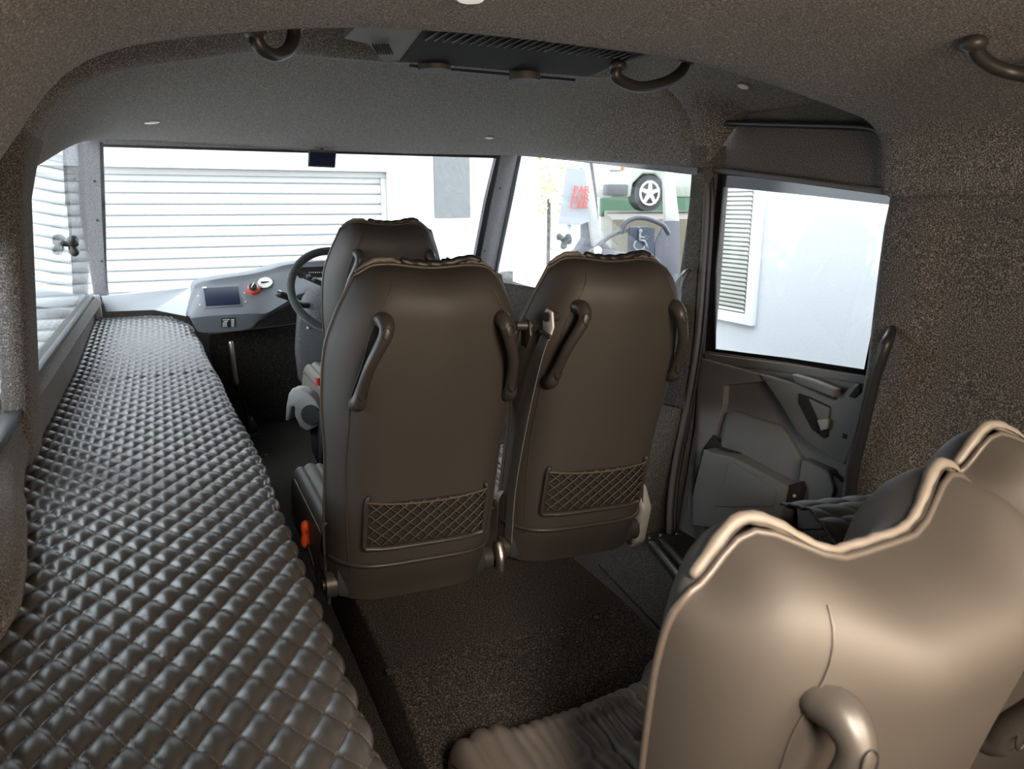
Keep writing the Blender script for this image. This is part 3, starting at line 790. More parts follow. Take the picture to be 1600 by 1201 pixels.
ar = slab('armrest', [(.238,y,z) for y, z in ((-.03,.10),(.01,.16),(.05,.17),(.09,.12),(.08,.0),(.03,-.06),(-.01,-.02))], (.04,0,0), 'greyplastic', sC, bev=.012, seg=3); ar['label'] = 'light grey armrest folded beside the seat'
tube('hinge_cover', [(-.236,-.02,.05),(-.236,-.04,.02),(-.236,-.045,-.02)], .016, 'steel', sC, smoothn=4)
# linkage under seat B, left side
for a_, b_, r_ in (((-.225,.12,.0),(-.225,.02,.05),.006),((-.235,.06,.03),(-.235,.10,.09),.005),((-.24,.02,.06),(-.24,.03,.01),.008)): cyl('recliner_rod', a_, b_, r_, 'chrome', sB, seg=10)
# ================================================================ CARPETED BOX
xb0, xb1 = .36, 1.0
sec = [(2.15,.2),(1.44,.2),(1.40,.198),(1.36,.19),(1.05,.115),(1.02,.10),(1.00,.07),(1.0,0),(2.15,0)]
bx = tag(empty('carpeted_box', (.68, 1.6, 0), label='low carpeted box with sloping front in front of near seat', cat='box'))
bb = bmesh.new()
L_ = [bb.verts.new((xb0-.68, y-1.6, z)) for y, z in sec]; R_ = [bb.verts.new((xb1-.68, y-1.6, z)) for y, z in sec]
bb.faces.new(L_); bb.faces.new(list(reversed(R_)))
for i in range(len(sec)):
    j = (i+1) % len(sec); bb.faces.new((L_[i], L_[j], R_[j], R_[i]))
bmesh.ops.recalc_face_normals(bb, faces=bb.faces)
bmesh.ops.bevel(bb, geom=[e for e in bb.edges if abs(e.verts[0].co.x-e.verts[1].co.x) < .01 and e.verts[0].co.z+e.verts[1].co.z > .1], offset=.012, segments=3, profile=.5, affect='EDGES')
bm_obj('box_body', bb, 'carpet', bx)
def boxz(y):
    for (a, za), (b, zb) in zip(sec, sec[1:]):
        if b <= y <= a and a != b: return lerp(za, zb, (a-y)/(a-b))
    return .2
for (u, v) in ((607,1049),(931,966),(922,940),(603,1019)):
    p = atz(u, v, .2)
    for _ in range(4): p = atz(u, v, boxz(p.y))
    s_ = cyl('screw', (p.x-.68, p.y-1.6, p.z-.004), (p.x-.68, p.y-1.6, p.z+.004), .0065 if v not in (940,1019) else .004, 'steel', bx, seg=14)
    cyl('screw_socket', (p.x-.68, p.y-1.6, p.z+.003), (p.x-.68, p.y-1.6, p.z+.0046), .003, 'rubber', s_, seg=8)
p = atz(904, 861, .205)
bo = tag(empty('floor_bolt', p, label='brass coloured seat bolt at rear right corner of the carpeted box', cat='bolt'))
cyl('bolt_head', (0,0,-.003), (0,0,.012), .010, 'gold', bo, seg=6); blob('bolt_cap', (0,0,.013), (.006,.006,.005), 'chrome', bo)
# seat rails and tray in the door well
for i, (a, b) in enumerate((((1018,846),(1066,905)),((1034,842),(1080,897)))):
    pa, pb = atz(*a, -.17), atz(*b, -.17)
    r = tag(empty('seat_rail', pa, label=('inner' if i == 0 else 'outer')+' black seat track rail on the floor by the door', cat='rail', group='seat rails by the side door'))
    d = (pb-pa); d.z = 0; d = d*2.2
    q = d.to_track_quat('Y', 'Z').to_matrix(); ln = d.length
    o = box('track', d/2+Vector((0,0,-.008)), (.030, ln, .024), 'satin', r, bev=.003, rot=q)
    box('slot', d/2+Vector((0,0,.0045)), (.010, ln*.98, .002), 'steel', r, bev=.0005, rot=q)
    V, F = [], []
    cyl('rail_bolt', (0,.015,.0), (0,.015,.018), .008, 'chrome', r, seg=6)
for (u, v) in ((1057,838),(1046,831)):
    p = atz(u, v, -.19)
    cyl_ = tag(empty('hinge_bolt', p, label=('nearer' if v == 838 else 'farther')+' shiny bolt on the sill beside the door seal', cat='bolt', group='door sill bolts'))
    cyl('bolt_head', (0,0,-.01), (0,0,.014), .010, 'chrome', cyl_, seg=6); blob('bolt_cap', (0,0,.016), (.006,.006,.005), 'chrome', cyl_)
tray = tag(slab('floor_mat', [atz(935,880,-.19), atz(1015,848,-.19), atz(1085,930,-.19), atz(1060,1010,-.19)], (0,0,-.012), 'carpet', bev=.004), 'small dark carpet floor mat between box and seat rails', 'floor mat')
# quilted roll behind near seat
qc = tag(empty('quilted_seat_cushion', (1.55, 1.06, .30), label='black quilted cushion beyond the near seat, against the right wall', cat='cushion'))
rows = []
for i in range(61):
    a = lerp(-.1, math.pi*.75, i/60); r = []
    for k in range(61):
        s = lerp(-.17, .17, k/60)
        rad = .11
        f = abs(math.sin(math.pi*(s/.075+a*1.15)))*abs(math.sin(math.pi*(a*2.3)))
        rad += .014*f**.4
        r.append(Vector((s, -rad*math.cos(a)*1.3, rad*math.sin(a))))
    rows.append(r)
cp = atx(1392, 792, 1.60)
qc.location = cp+Vector((-.03, .05, -.125)); qc.rotation_euler = (0, 0, math.radians(-12))
grid('quilted_cover', rows, 'leather', qc, thick=.006)
box('base', (0, .0, -(qc.location.z+.2)/2), (.33, .25, qc.location.z+.198), 'carpet', qc, bev=.01)
# ================================================================ DASHBOARD
dash = tag(empty('dashboard', (.6, 4.1, .7), label='grey moulded dashboard below the windscreen with gauges and screen', cat='dashboard'))
def dY(u, v): return lerp(4.12, 3.86, max(0, min(1, (v-440)/52)))
def DP(u, v, dy=0): return aty(u, v, dY(u, v)+dy)
st = [((292,492),(294,493),(297,496),(302,500)),((302,456),(309,462),(301,497),(308,514)),((310,443),(319,450),(325,494),(316,518)),((346,435),(348,447),(355,492),(350,517)),((388,429),(390,441),(392,490),(388,512)),((420,422),(421,433),(415,489),(404,500)),((448,414),(449,426),(440,476),(440,481)),((500,408),(500,422),(474,458),(474,463)),((560,410),(560,424),(545,452),(545,457)),((640,420),(640,430),(630,455),(630,460)),((730,436),(728,440),(722,460),(720,470))]
cols = []
for h, pt, lg, bt in st:
    a = aty(*h, 4.16); b_ = aty(pt[0], pt[1], 4.10); c_ = aty(*lg, 3.955); d_ = aty(*bt, 3.97)
    w0 = Vector((a.x, 4.30+(.25 if a.x < .9 else .05), a.z-.02)); a2_ = a+Vector((0,-.02,-.001))
    cols.append([w0, a+Vector((0,.05,-.0)), a, a2_, lerp(a2_,b_,.6)+Vector((0,.012,0)), b_+Vector((0,.012,0)), lerp(b_,c_,.33), lerp(b_,c_,.66), lerp(b_,c_,.97), c_, d_, d_+Vector((0,.14,.01))])
fine = []
for row in zip(*cols): fine.append(catmull(list(row), 5))
o = grid('dash_body', fine, 'dash', dash, thick=.01, angle=50); o.location = -dash.location
def onpanel(u, v):       # point on the sloping fascia: between the panel-top line @4.10 and ledge line @3.86
    best = None
    e = bvh_dash.ray_cast(CAM, ray(u, v).normalized())
    return (e[0], e[1] if e[1].dot(ray(u, v)) < 0 else -e[1]) if e[0] is not None else (DP(u, v), Vector((0,-1,0)))
dg.update(); ev = o.evaluated_get(dg); bvh_dash = BVHTree.FromPolygons([v.co.copy() for v in ev.data.vertices], [tuple(p.vertices) for p in ev.data.polygons])
def dq(name, px, m, th=.004, par=None, bev=.001):
    pts = []
    nn = Vector((0,0,0))
    for u, v in px: p, n_ = onpanel(u, v); pts.append(p); nn += n_
    nn.normalize(); k = slab(name, [p+nn*th for p in pts], -nn*th*2.5, m, par or dash, bev=bev)
    k.location = -dash.location if par is None else (0,0,0); return k
scr = dq('display_bezel', [(315,449),(374,445),(379,478),(320,482)], 'dash', .004); 
dq('display', [(318,451),(372,448),(376,476),(322,479)], 'screen', .006, par=scr)
dq('display_led', [(317,450),(323,449.6),(323,451.4),(317,451.8)], 'white', .008, par=scr, bev=0)
lab = dq('sticker', [(345,497),(368,496),(368,510),(346,511)], 'netback', .003)
for i, (r0, r1) in enumerate(((.12,.62),(.2,.5),(.12,.44),(.12,.42),(.12,.46))):
    v = 498.6+i*2.5; dq('print_line', [(345+22*r0, v), (345+22*r1, v-.4), (345+22*r1, v+.8), (345+22*r0, v+1.2)], 'white', .0045, par=lab, bev=0)
    dq('print_line', [(361, v-.3), (366, v-.5), (366, v+.9), (361, v+1.1)], 'white', .0045, par=lab, bev=0)
for (u, v) in ((310.5,462),(312.5,476.5),(382,458),(384,471.5)):
    p, n_ = onpanel(u, v); k = cyl('indicator', p-n_*.002, p+n_*.004, .0036, 'white', dash, seg=10); k.location = -dash.location
p, n_ = onpanel(396, 453); k = cyl('rotary_switch', p-n_*.005, p+n_*.014, .034, 'red', dash, seg=28); k.location = -dash.location
cyl('knob_ring', p+n_*.014, p+n_*.022, .027, 'steel', k, seg=28); cyl('knob_face', p+n_*.022, p+n_*.030, .020, 'netback', k, seg=24)
box('knob_grip', p+n_*.034, (.008, .012, .036), 'chrome', k, bev=.002, rot=Matrix.Rotation(.5, 3, 'Y'))
p, n_ = onpanel(414.5, 443); k = cyl('white_gauge', p-n_*.005, p+n_*.010, .036, 'white', dash, seg=32); k.location = -dash.location
cyl('gauge_bezel', p+n_*.002, p+n_*.008, .039, 'steel', k, seg=32)
box('gauge_slot', p+n_*.011, (.042, .006, .009), 'netback', k, bev=.001)
tag(slab('windscreen_ledge', [(-.34,4.30,.555),(.36,4.30,.60),(.36,4.10,.60)] if False else [aty(158,463,4.56), aty(298,449,4.50), aty(306,455,4.20), aty(291,494,4.18), aty(240,484,4.50), aty(165,487,4.56)], (0,.05,0), 'ledge', bev=.004), 'pale grey ledge between quilted cushion and windscreen', 'ledge')
tag(box('corner_post', aty(156,478,4.5)+Vector((-.01,0,0)), (.03,.03,.12), 'ledge', bev=.004), 'small pale upright at the left end of the ledge', 'bracket')
# instrument binnacle behind wheel with LED dots
ib = box('instrument_cluster', aty(505,424,3.98)-dash.location, (.26,.04,.06), 'netback', dash, bev=.008)
for i in range(9): k = cyl('cluster_light', aty(483+i*3.2, 425.5, 3.957)-dash.location, aty(483+i*3.2, 425.5, 3.952)-dash.location, .0028, 'white', ib, seg=8)
# footwell: dark panel, console, lever
tag(slab('kick_panel', [(.17,4.22,0),(.86,4.22,0),(.86,4.12,.58),(.17,4.12,.54)], (0,.03,0), 'carpet'), 'dark carpeted footwell panel under the dashboard', 'panel')
cs = tag(empty('column_console', aty(505,520,3.75), label='pale grey carpeted steering column console beside driver seat', cat='console'))
M['conscarpet'] = mat('grey_console_carpet', (.12,.12,.12), .95, speck=(420,.5,(.28,.28,.29)), bump=(300,.6,.004), spec=.2)
blob('column_cover', aty(505,478,3.72)-cs.location, (.11,.13,.10), 'conscarpet', cs)
slab('console_side', [aty(468,486,3.90)-cs.location, aty(540,480,3.90)-cs.location, aty(540,600,3.90)-cs.location, aty(470,600,3.90)-cs.location, aty(464,550,3.9)-cs.location], (0,.1,0), 'conscarpet', cs, bev=.02)
cyl('screw', aty(480.5,512,3.898)-cs.location, aty(480.5,512,3.885)-cs.location, .006, 'white', cs)
gl_ = tag(empty('shift_lever', aty(392,668,4.0), label='thin upright lever with polished metal grip in the footwell', cat='lever'))
o_ = gl_.location
LV = [aty(x, y, 3.95)-o_ for x, y in ((361,536),(364,560),(367,583),(369.5,597))]
tube('grip', LV, .012, 'steel', gl_, seg=12)
tube('rod', [LV[-1], aty(374,615,3.96)-o_, aty(384,640,3.98)-o_, aty(390,662,4.0)-o_], .0065, 'blackplastic', gl_, smoothn=4, seg=8)
pd = slab('base_plate', [p_-o_ for p_ in (atz(384,668,.012), atz(402,664,.012), atz(404,676,.012), atz(386,680,.012))], (0,0,-.012), 'blackplastic', gl_, bev=.003)
tube('boot', [aty(390,655,4.0)-o_, aty(392,668,4.0)-o_], [.02,.035], 'rubber', gl_)
p = atz(415.5, 711, .0); tag(cyl('floor_screw', p-Vector((0,0,.003)), p+Vector((0,0,.003)), .010, 'steel', seg=12), 'tiny bright screw in the dark driver floor carpet', 'screw')
# steering wheel
swc = aty(523, 452, 3.42); swh = tag(empty('steering_wheel', swc, label='dark suede rimmed steering wheel left of the driver seat', cat='steering wheel'))
til = Matrix.Rotation(math.radians(-30), 3, 'X')
M['suede'] = mat('suede_rim', (.035,.036,.034), .85, sheen=.3, bump=(500,.4,.001))
rim = tube('rim', [til @ Vector((.195*math.cos(a), 0, .195*math.sin(a))) for a in [i*2*math.pi/48 for i in range(48)]], .0185, 'suede', swh, seg=14, closed=True)
for a in (150, 30, 270):
    q = math.radians(a); d_ = Vector((math.cos(q), 0, math.sin(q)))
    s_ = tube('spoke', [til @ (d_*.05), til @ (d_*.19)], .016, 'darkplastic', swh, flat=.4, seg=10)
    if a == 150:
        for kk in (.10,.13): box('spoke_button', til @ (d_*kk+Vector((0,-.012,0))), (.022,.008,.012), 'steel', s_, bev=.002, rot=Matrix.Rotation(math.radians(-30), 3, 'Y'))
cyl('hub', til @ Vector((0,.03,0)), til @ Vector((0,-.02,0)), .065, 'darkplastic', swh, seg=32)
cyl('column', til @ Vector((0,.03,0)), til @ Vector((0,.36,0)), .03, 'blackplastic', swh)
stalk = tag(empty('indicator_stalk', aty(465,473,3.6), label='black column stalk with silver tip left of steering wheel', cat='stalk'))
o_ = stalk.location
tube('stalk_body', [aty(436,459,3.56)-o_, aty(452,464,3.58)-o_, aty(466,474,3.60)-o_, aty(485,478,3.66)-o_], [.017,.019,.016,.013], 'blackplastic', stalk, smoothn=4)
cyl('tip', aty(433.5,457.5,3.56)-o_, aty(437.5,459.4,3.56)-o_, .0165, 'steel', stalk)
V, F = [], []
for a_ in (443, 449): tube_geo(V, F, [aty(a_,455.5,3.56)-o_, aty(a_-.5,464,3.56)-o_], .0016, 5)
mesh_obj('stalk_marks', V, F, 'white', stalk)
# ================================================================ MIRROR, LATCHES, ROOF FITTINGS
mc = WS(503, 247, -.08); rm = tag(empty('rear_view_screen', mc, label='small square black mirror screen hanging from the windscreen header', cat='mirror'))
V = [WS(u, v, -.08)-mc for u, v in ((483,233),(526,235),(524,262),(482,260))]
slab('housing', V, (0,.03,0), 'satin', rm, bev=.004)
slab('glass', [WS(u, v, -.083)-mc for u, v in ((485,237),(523,239),(522,259),(484,258))], (0,.004,0), 'screen', rm)
tube('stem', [WS(503,236,-.06)-mc, WS(502,228,-.05)-mc], .008, 'blackplastic', rm)
def latch(base, n, label, name='window_latch'):
    t = tag(empty(name, base, label=label, cat='latch')); n = Vector(n)
    s_ = n.cross(Vector((0,0,1))).normalized(); u_ = Vector((0,0,1))
    cyl('latch_plate', (0,0,0), n*.008, .026, 'satin', t, seg=20)
    tube('latch_neck', [n*.004, n*.035], .011, 'blackplastic', t)
    for k, (a_, b_) in enumerate(((.034,.014),(-.034,.014),(0,-.032))): tube('latch_wing', [n*.03, n*.038+s_*a_+u_*b_], [.011,.019], 'blackplastic', t)
    blob('latch_cap', n*.046, (.013,.013,.013), 'satin', t, sub=2)
    return t
lp = atx(97, 381, XL-.005); latch(lp, (1,0,0), 'black three-lobed latch knob on the left side window')
lp = RP(890, 374); latch(lp+Vector((-.003,0,0)), (-.97,-.2,0), 'black latch knob on the right front quarter pane')
def handle(name, px, lift, rad, label, foot=True):
    """arched ceiling handle: px = list of (u, v), lift = clearance below lining at each point"""
    pts = []
    for (u, v), l in zip(px, lift):
        p, n_ = hit(u, v); pts.append(p+(CAM-p).normalized()*l)
    c = (pts[0]+pts[-1])/2; t = tag(empty(name, c, label=label, cat='grab handle'))
    q = [p-c for p in pts]
    tube('grip', q, rad, 'blackplastic', t, smoothn=6, seg=14)
    for p in (q[0], q[-1]): blob('mounting_pad', p, (.024,.024,.014), 'satin', t, sub=2)
    return t
def handle3(name, pts, rad, label):
    c = (pts[0]+pts[-1])/2; t = tag(empty(name, c, label=label, cat='grab handle')); q = [p-c for p in pts]
    tube('grip', q, rad, 'blackplastic', t, smoothn=6, seg=14)
    for p in (q[0], q[-1]): blob('mounting_pad', p, (.024,.024,.016), 'satin', t, sub=2)
def zp(u, v, z): return atz(u, v, z)
handle3('grab_rail', [aty(399,50,1.70), aty(402,66,1.70), aty(414,80,1.71), aty(432,86,1.74), aty(450,78,1.78), aty(458,60,1.80), aty(460,38,1.80)], [.014,.015,.014,.013,.014,.015,.014], 'dark arched grab handle hanging from the roof left of the roof unit')
handle3('grab_rail', [aty(966,103,1.78), aty(962,118,1.78), aty(978,130,1.79), aty(1005,136,1.80), aty(1040,128,1.82), aty(1064,112,1.84), aty(1073,96,1.85)], [.014,.015,.015,.015,.015,.015,.014], 'curved roof grab handle between roof unit and side door')
handle3('grab_rail', [aty(1522,68,.98), aty(1530,88,.98), aty(1552,104,.97), aty(1585,114,.95), aty(1640,120,.90), aty(1680,100,.86), aty(1690,80,.86)], [.014,.0145,.0135,.0135,.0135,.0145,.014], 'curved grab handle at the top right corner of the roof')
# roof unit
ru = tag(empty('roof_unit', (.85, 1.85, 1.60), label='black ribbed overhead unit with grey vented end caps', cat='roof unit')); o_ = ru.location
zb = 1.56
B4 = [atz(624,97,zb), atz(905,122,zb), atz(985,97,zb)+Vector((0,0,0)), atz(628,50,zb)]
B4 = [Vector((.60,1.97,zb)), Vector((1.16,1.97,zb)), Vector((1.16,1.66,zb+.015)), Vector((.56,1.62,zb+.015))]
tp = [Vector((.62,1.93,1.72)), Vector((1.20,1.93,1.72)), Vector((1.20,1.64,1.72)), Vector((.54,1.60,1.72))]
mesh_obj('housing', [p-o_ for p in B4+tp], [(0,1,2,3),(4,5,6,7),(0,1,5,4),(1,2,6,5),(2,3,7,6),(3,0,4,7)], 'blackunit', ru, smooth=False)
V, F = [], []
for i in range(26):
    x = lerp(.60, 1.15, i/25); tube_geo(V, F, [Vector((x,1.655,zb+.012))-o_, Vector((x-.01,1.73,zb+.006))-o_], .0035, 5)
mesh_obj('ribs', V, F, 'blackplastic', ru)
ca, cb_ = Vector((.60,1.965,zb+.002)), Vector((.56,1.62,zb+.017))
cpts = [ca, cb_, aty(556,42,1.66), aty(537,60,1.76), aty(574,68,1.81), aty(600,97,1.965)]
c1 = mesh_obj('end_cap', [p-o_ for p in cpts]+[Vector((.62,1.95,1.72))-o_, Vector((.54,1.60,1.72))-o_, Vector((.42,1.64,1.71))-o_], [(0,1,4,5),(1,2,3,4),(0,5,6),(5,4,3,8,6),(3,2,8),(2,1,7,8),(0,6,7,1),(6,8,7)], 'doorplastic', ru, smooth=False)
for i in range(6):
    u = 583+i*4.6; a_ = aty(u, 70, 1.79)-o_; b_ = aty(u+7.5, 84, 1.86)-o_
    tube('vent_slot', [a_, b_], .0028, 'netback', c1, seg=6)
c2 = slab('end_cap_right', [Vector((1.16,1.97,zb))-o_, Vector((1.30,1.72,zb+.05))-o_, Vector((1.16,1.66,zb+.015))-o_], (.02,0,.1), 'darkplastic', ru, bev=.003); c2.name = 'end_cap'
for u, v in ((679,103),(820,119)):
    p = aty(u, v, 2.0); k = cyl('reading_lamp', p-o_+Vector((0,.0,.02)), p-o_+Vector((0,0,-.012)), .044, 'shell', ru, seg=28)
slab('mirror_strip', [p-o_ for p in (aty(640,100,2.02), aty(900,123,2.02), aty(898,127,2.02), aty(640,105,2.02))], (0,.004,0), 'screen', ru)
# ceiling downlights
for (u, v, r, lab) in ((237,190,.030,'small flat round downlight in left part of cab roof lining'), (765,214,.022,'small round downlight in the roof lining right of the mirror screen'), (1162,133,.024,'small oval downlight in the roof lining above the side door')):
    p, n_ = hit(u, v)
    t = tag(empty('downlight', p, label=lab, cat='ceiling light'))
    cyl('bezel', -n_*.004, n_*.005, r, 'steel', t, seg=24); cyl('lens', n_*.005, n_*.007, r*.7, 'white', t, seg=20)
p, n_ = hit(735, -9)
t = tag(empty('dome_lamp', p, label='round pale dome lamp on the near roof at top edge', cat='ceiling light'))
M['lampglow'] = mat('lamp_diffuser', (.8,.78,.74), .4, emit=((1,.95,.9), .35))
cyl('bezel', -n_*.01, n_*.006, .028, 'steel', t, seg=32); cyl('lens', n_*.008, n_*.009, .022, 'lampglow', t, seg=28)
# pillar bar right of seat C
t = tag(empty('pillar_grab_rail', aty(1068,440,2.38), label='small curved handle on the pillar beside the seat nearest the door', cat='grab handle')); c = t.location
tube('grip', [aty(x,y,d_)-c for x, y, d_ in ((1077,422,2.40),(1070,428,2.36),(1061,442,2.34),(1057,460,2.34),(1057,480,2.34),(1060,510,2.36))], [.010,.013,.014,.014,.014,.012], 'satin', t, smoothn=5)
# pillar rivets
for (u, v) in ((148,283),(152,344),(159,408)):
    p = WS(u, v, -.002); tag(cyl('rivet', p+Vector((0,.004,0)), p-Vector((0,.004,0)), .006, 'rubber', seg=10), 'small dark rivet on the left windscreen pillar', 'rivet', 'rivets on the left windscreen pillar')
for (u, v) in ((781,294),(757,392)):
    p = WS(u, v, -.002); tag(cyl('rivet', p+Vector((0,.004,0)), p-Vector((0,.004,0)), .006, 'rubber', seg=10), 'small dark rivet on the right windscreen pillar', 'rivet', 'rivets on the right windscreen pillar')
# ================================================================ OUTSIDE
struct(slab('ground', [(-20,-15,-1.0),(20,-15,-1.0),(20,25,-1.0),(-20,25,-1.0)], (0,0,-.1), 'asphalt'))
YB = 8.0
fac = struct(empty('wall_building', (0, YB, -1)))
def fp(u, v, y=YB): return aty(u, v, y)-fac.location
sx0, sx1 = -4.0, aty(605,265,YB).x; sz1 = aty(380,264,YB).z
wr = aty(840,300,YB).x
def fb(name, x0, x1, z0, z1, y0, th, m, par=fac):
    return box(name, ((x0+x1)/2, y0+th/2-YB, (z0+z1)/2+1), (x1-x0, th, z1-z0), m, par, bev=0)
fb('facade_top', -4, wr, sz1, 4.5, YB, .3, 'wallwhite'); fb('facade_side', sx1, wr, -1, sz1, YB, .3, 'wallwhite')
stn = fb('stone_strip', aty(678,300,YB).x, aty(733,300,YB).x, aty(700,340,YB).z, 2.4, YB-.03, .04, 'stone')
fb('notice_board', aty(677,370,YB).x, aty(734,370,YB).x, aty(700,470,YB).z, aty(700,341,YB).z, YB-.04, .03, 'white')
# roller shutter
sh = tag(empty('roller_shutter', ((sx0+sx1)/2, YB+.12, -1), label='white horizontal-slat roller shutter door seen through the windscreen', cat='shutter door'))
pz = .105; rows = []
nz = int((sz1+1)/pz*8)
for i in range(nz+1):
    z = -1+i*pz/8; ph = (i % 8)/8
    y = .0 - .028*math.sin(math.pi*ph)**.6 if ph else .014
    rows.append([Vector((sx0-sh.location.x, y, z+1)), Vector((sx1-sh.location.x, y, z+1))])
grid('shutter_curtain', rows, 'shutter', sh, thick=.004, smooth=False)
box('shutter_guide', (sx1-sh.location.x-.03, -.03, (sz1+1)/2), (.06,.06,sz1+1), 'greyplastic', sh, bev=.004)
box('shutter_header', (0, -.02, sz1+.97), (sx1-sx0, .1, .07), 'greyplastic', sh, bev=.01)
# white side building wall with blind window seen through door glass
XW = 3.6
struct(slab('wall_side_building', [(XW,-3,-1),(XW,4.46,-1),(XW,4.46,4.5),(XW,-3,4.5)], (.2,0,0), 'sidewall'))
wv = lambda u, v, x=XW: atx(u, v, x)
c = wv(1150, 390, XW-.01); bw = tag(empty('blind_window', c, label='white framed window with venetian blind behind the door glass', cat='window'))
y0 = wv(1178,390).y; y1 = wv(1085,390).y; zt = wv(1150,284).z+.1; zb_ = wv(1150,487).z
y1 = max(y1, y0+.4); y1 = min(y1, 4.38)
fb2 = bmesh.new()
for (a, b, c0, c1) in ((y0-.07,y0,zb_-.07,zt+.05),(y1,y1+.06,zb_-.07,zt+.05),(y0,y1,zb_-.07,zb_),(y0,y1,zt,zt+.05)): add_box(fb2, (0,(a+b)/2-c.y,(c0+c1)/2-c.z), (.06,b-a,c1-c0), .004)
M['upvc'] = mat('white_window_frame', (.62,.63,.66), .4)
bm_obj('window_frame', fb2, 'upvc', bw)
M['room'] = mat('dim_room', (.05,.055,.05), .8, noise_mix=(3,(.14,.12,.08),.9))
box('window_backing', (.0,(y0+y1)/2-c.y,(zb_+zt)/2-c.z), (.01,y1-y0,zt-zb_), 'room', bw, bev=0)
V, F = [], []; z = zb_+.01
while z < zt:
    b0 = len(V); V += [Vector((-.012,y0+.02-c.y,z-c.z)), Vector((-.012,y1-.02-c.y,z-c.z)), Vector((-.026,y1-.02-c.y,z+.020-c.z)), Vector((-.026,y0+.02-c.y,z+.020-c.z))]
    F.append((b0,b0+1,b0+2,b0+3)); z += .030
mesh_obj('blind_slats', V, F, 'white', bw, smooth=False)
# things beyond the quarter pane
def gp(u, v, y): return aty(u, v, y)
struct(slab('ground_bank', [Vector((5.75,9.0,1.0)), Vector((22,9.0,1.0)), Vector((26,30,1.15)), Vector((18.5,30,1.15))], (0,0,-2.1), 'grass'))
struct(slab('wall_green_hoarding', [Vector((10.5,17.0,.9)), Vector((22,17.0,.9)), Vector((22,17.0,4.2)), Vector((10.5,17.0,4.2))], (0,.1,0), 'green'))
bsh = tag(empty('garden_shrub', gp(858,290,9.6), label='pale yellow-green shrub seen through left half of the quarter pane', cat='shrub'))
bmv = bmesh.new()
for i in range(260):
    a = Vector((random.gauss(0,.28), random.gauss(0,.15), random.gauss(-.05,.38)))
    n_ = Vector((random.random()-.5, random.random()-.5, random.random()-.5)).normalized(); t_ = n_.orthogonal().normalized()*.05; s_ = n_.cross(t_)*.6
    vs = [bmv.verts.new(a+t_), bmv.verts.new(a+s_), bmv.verts.new(a-t_), bmv.verts.new(a-s_)]; bmv.faces.new(vs)
bm_obj('foliage', bmv, 'leaf', bsh)
tube('stem', [Vector((0,0,-.2)), Vector((0,0,-1.4))], .03, 'carpet', bsh)
# SUV
yS = 13.0; wc = gp(1013, 302, yS)
suv = tag(empty('parked_car', (wc.x, yS, wc.z-.36), label='pale greenish parked car with silver wheel seen through the quarter pane', cat='car'))
pr = [(-.88,.28),(-.95,.45),(-.93,.72),(-.86,.93),(-.66,1.03),(.10,1.16),(.75,1.60),(2.4,1.62),(3.2,1.1),(3.25,.4),(3.0,.28),(2.75,.28),(2.70,.55),(2.45,.75),(2.15,.75),(1.92,.55),(1.88,.28),(.42,.28),(.38,.55),(.15,.74),(-.15,.74),(-.38,.55),(-.42,.28)]
body = slab('car_body', [(x, 0, z) for x, z in pr], (0,1.7,0), 'suv', suv, bev=.04, seg=3)
slab('side_glass', [(.25,-.01,1.17),(.80,-.01,1.52),(2.2,-.01,1.52),(2.6,-.01,1.15)], (0,.03,0), 'screen', suv)
box('headlamp', (-.82,.02,.86), (.25,.12,.14), 'greyplastic', suv, bev=.03)
box('turn_signal', (-.66,-.01,.86), (.06,.06,.10), 'orange', suv, bev=.01)
box('bumper', (-.80,.0,.42), (.5,.2,.22), 'darkplastic', suv, bev=.03)
for x in (0, 2.3):
    w_ = cyl('wheel', (x,-.03,.36), (x,.22,.36), .36, 'tyre', suv, seg=36)
    V, F = [], []
    for k in range(5):
        a = k*2*math.pi/5+.3; tube_geo(V, F, [Vector((x,-.05,.36)), Vector((x+.22*math.cos(a),-.05,.36+.22*math.sin(a)))], [.05,.035], 6)
    tube_geo(V, F, [Vector((x+.23*math.cos(a),-.045,.36+.23*math.sin(a))) for a in [i*math.pi/12 for i in range(24)]], .022, 6, closed=True)
    mesh_obj('alloy_rim', V, F, 'white', w_)
# added shapes imitating the cab's pillar, dash and wheel reflected in the pane
nv = tag(empty('dash_reflection', (3.2, 4.9, -1), label='added stand-in for the cab dash reflected in the right of the quarter pane', cat='reflection')); o_ = nv.location
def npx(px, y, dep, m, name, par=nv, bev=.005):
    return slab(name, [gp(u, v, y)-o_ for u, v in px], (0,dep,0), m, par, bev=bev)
npx([(915,262),(926,250),(934,310),(938,372),(960,392),(1000,400),(1060,400),(1066,520),(860,520),(872,420),(905,388),(915,372)], 5.6, .1, 'purple', 'reflection_backing')
npx([(911,255),(921,252),(940,375),(928,386)], 5.55, .05, 'greyplastic', 'reflected_pillar')
npx([(1038,262),(1052,262),(1062,345),(1040,346)], 5.55, .04, 'greyplastic', 'reflected_window_upright')
npx([(1040,345),(1062,345),(1062,520),(1020,520),(1024,380)], 5.5, .04, 'purple', 'reflected_lower_panel')
tube('reflected_dash_edge', [gp(u, v, 5.45)-o_ for u, v in ((915,398),(935,385),(955,368),(985,358),(1010,356))], .018, 'darkplastic', nv, smoothn=5)
tube('reflected_steering_wheel', [gp(u, v, 5.4)-o_ for u, v in ((972,362),(977,348),(990,341),(1004,340),(1020,344),(1036,352),(1044,364))], .022, 'purple', nv, smoothn=5)
k = cyl('reflected_dial', gp(934,391,5.42)-o_, gp(934,391,5.40)-o_, .035, 'white', nv)
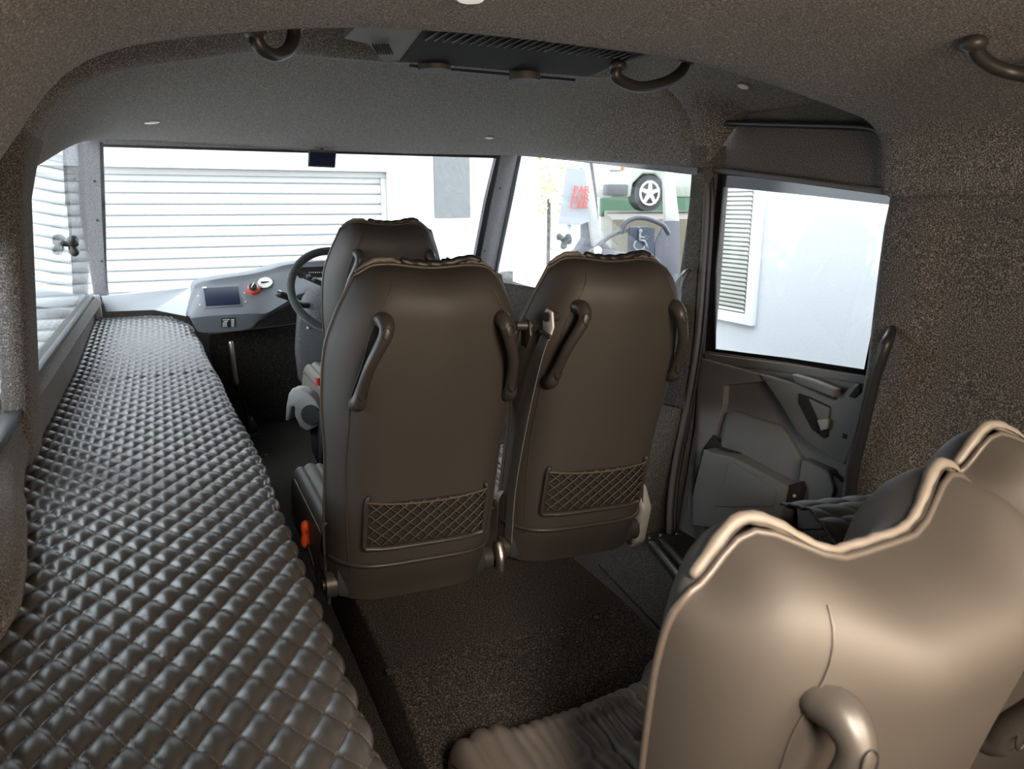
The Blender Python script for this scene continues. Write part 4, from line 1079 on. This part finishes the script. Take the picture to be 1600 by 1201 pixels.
# signs
sg = tag(empty('accessible_sign', gp(1003,378,5.2), label='dark blue accessible parking sign with wheelchair symbol', cat='sign')); o_ = sg.location
slab('sign_board', [gp(u, v, 5.2)-o_ for u, v in ((984,355),(1023,356),(1021,402),(982,402))], (0,.02,0), 'signblue', sg)
V, F = [], []
S = lambda u, v: gp(u, v, 5.185)-o_
tube_geo(V, F, [S(1001,361)+Vector((.010*math.cos(a),0,.010*math.sin(a))) for a in [i*math.pi/6 for i in range(12)]], .007, 6, closed=True)
tube_geo(V, F, [S(1000,366), S(999,375), S(1007,376), S(1011,385)], .010, 6); tube_geo(V, F, [S(1000,370), S(1006,371)], .007, 6)
tube_geo(V, F, [S(999+8.5*math.cos(a), 383+7.5*math.sin(a)) for a in [math.radians(q) for q in range(10, 250, 15)]], .0055, 6)
mesh_obj('wheelchair_symbol', V, F, 'signwhite', sg)
def text(name, s, p, size, m, par, rz=0):
    cu = bpy.data.curves.new(name, 'FONT'); cu.body = s; cu.size = size; cu.extrude = .002; cu.align_x = 'CENTER'; dg = bpy.context.evaluated_depsgraph_get()
    o = bpy.data.objects.new(name, cu); COL.objects.link(o); cu.materials.append(M[m]); 
    dg.update(); me = bpy.data.meshes.new_from_object(o.evaluated_get(dg)); bpy.data.objects.remove(o)
    o = bpy.data.objects.new(name, me); COL.objects.link(o); me.materials.clear(); me.materials.append(M[m])
    o.parent = par; o.location = p; o.rotation_euler = (math.pi/2, 0, rz); return o
tube('sign_post', [Vector((0,.05,.1)), Vector((0,.05,-1-sg.location.z+.0))], .02, 'greyplastic', sg)
text('lettering', 'ACCESSIBLE', S(1002,401.5), .036, 'signwhite', sg)
ps = tag(empty('parking_sign', gp(895,320,5.3), label='white board with red lettering left of slanted grey reflected pillar', cat='sign')); o_ = ps.location
slab('sign_board', [gp(u, v, 5.3)-o_ for u, v in ((886,262),(914,266),(922,345),(905,352),(874,350))], (0,.02,0), 'signgrey', ps)
tube('sign_post', [Vector((0,.05,.1)), Vector((0,.05,-1-ps.location.z))], .02, 'greyplastic', ps)
for i, s in enumerate(('PAR', 'FOR', 'CAR')): text('red_lettering', s, gp(909-i*2, 302+i*12, 5.28)-o_, .085, 'red', ps)
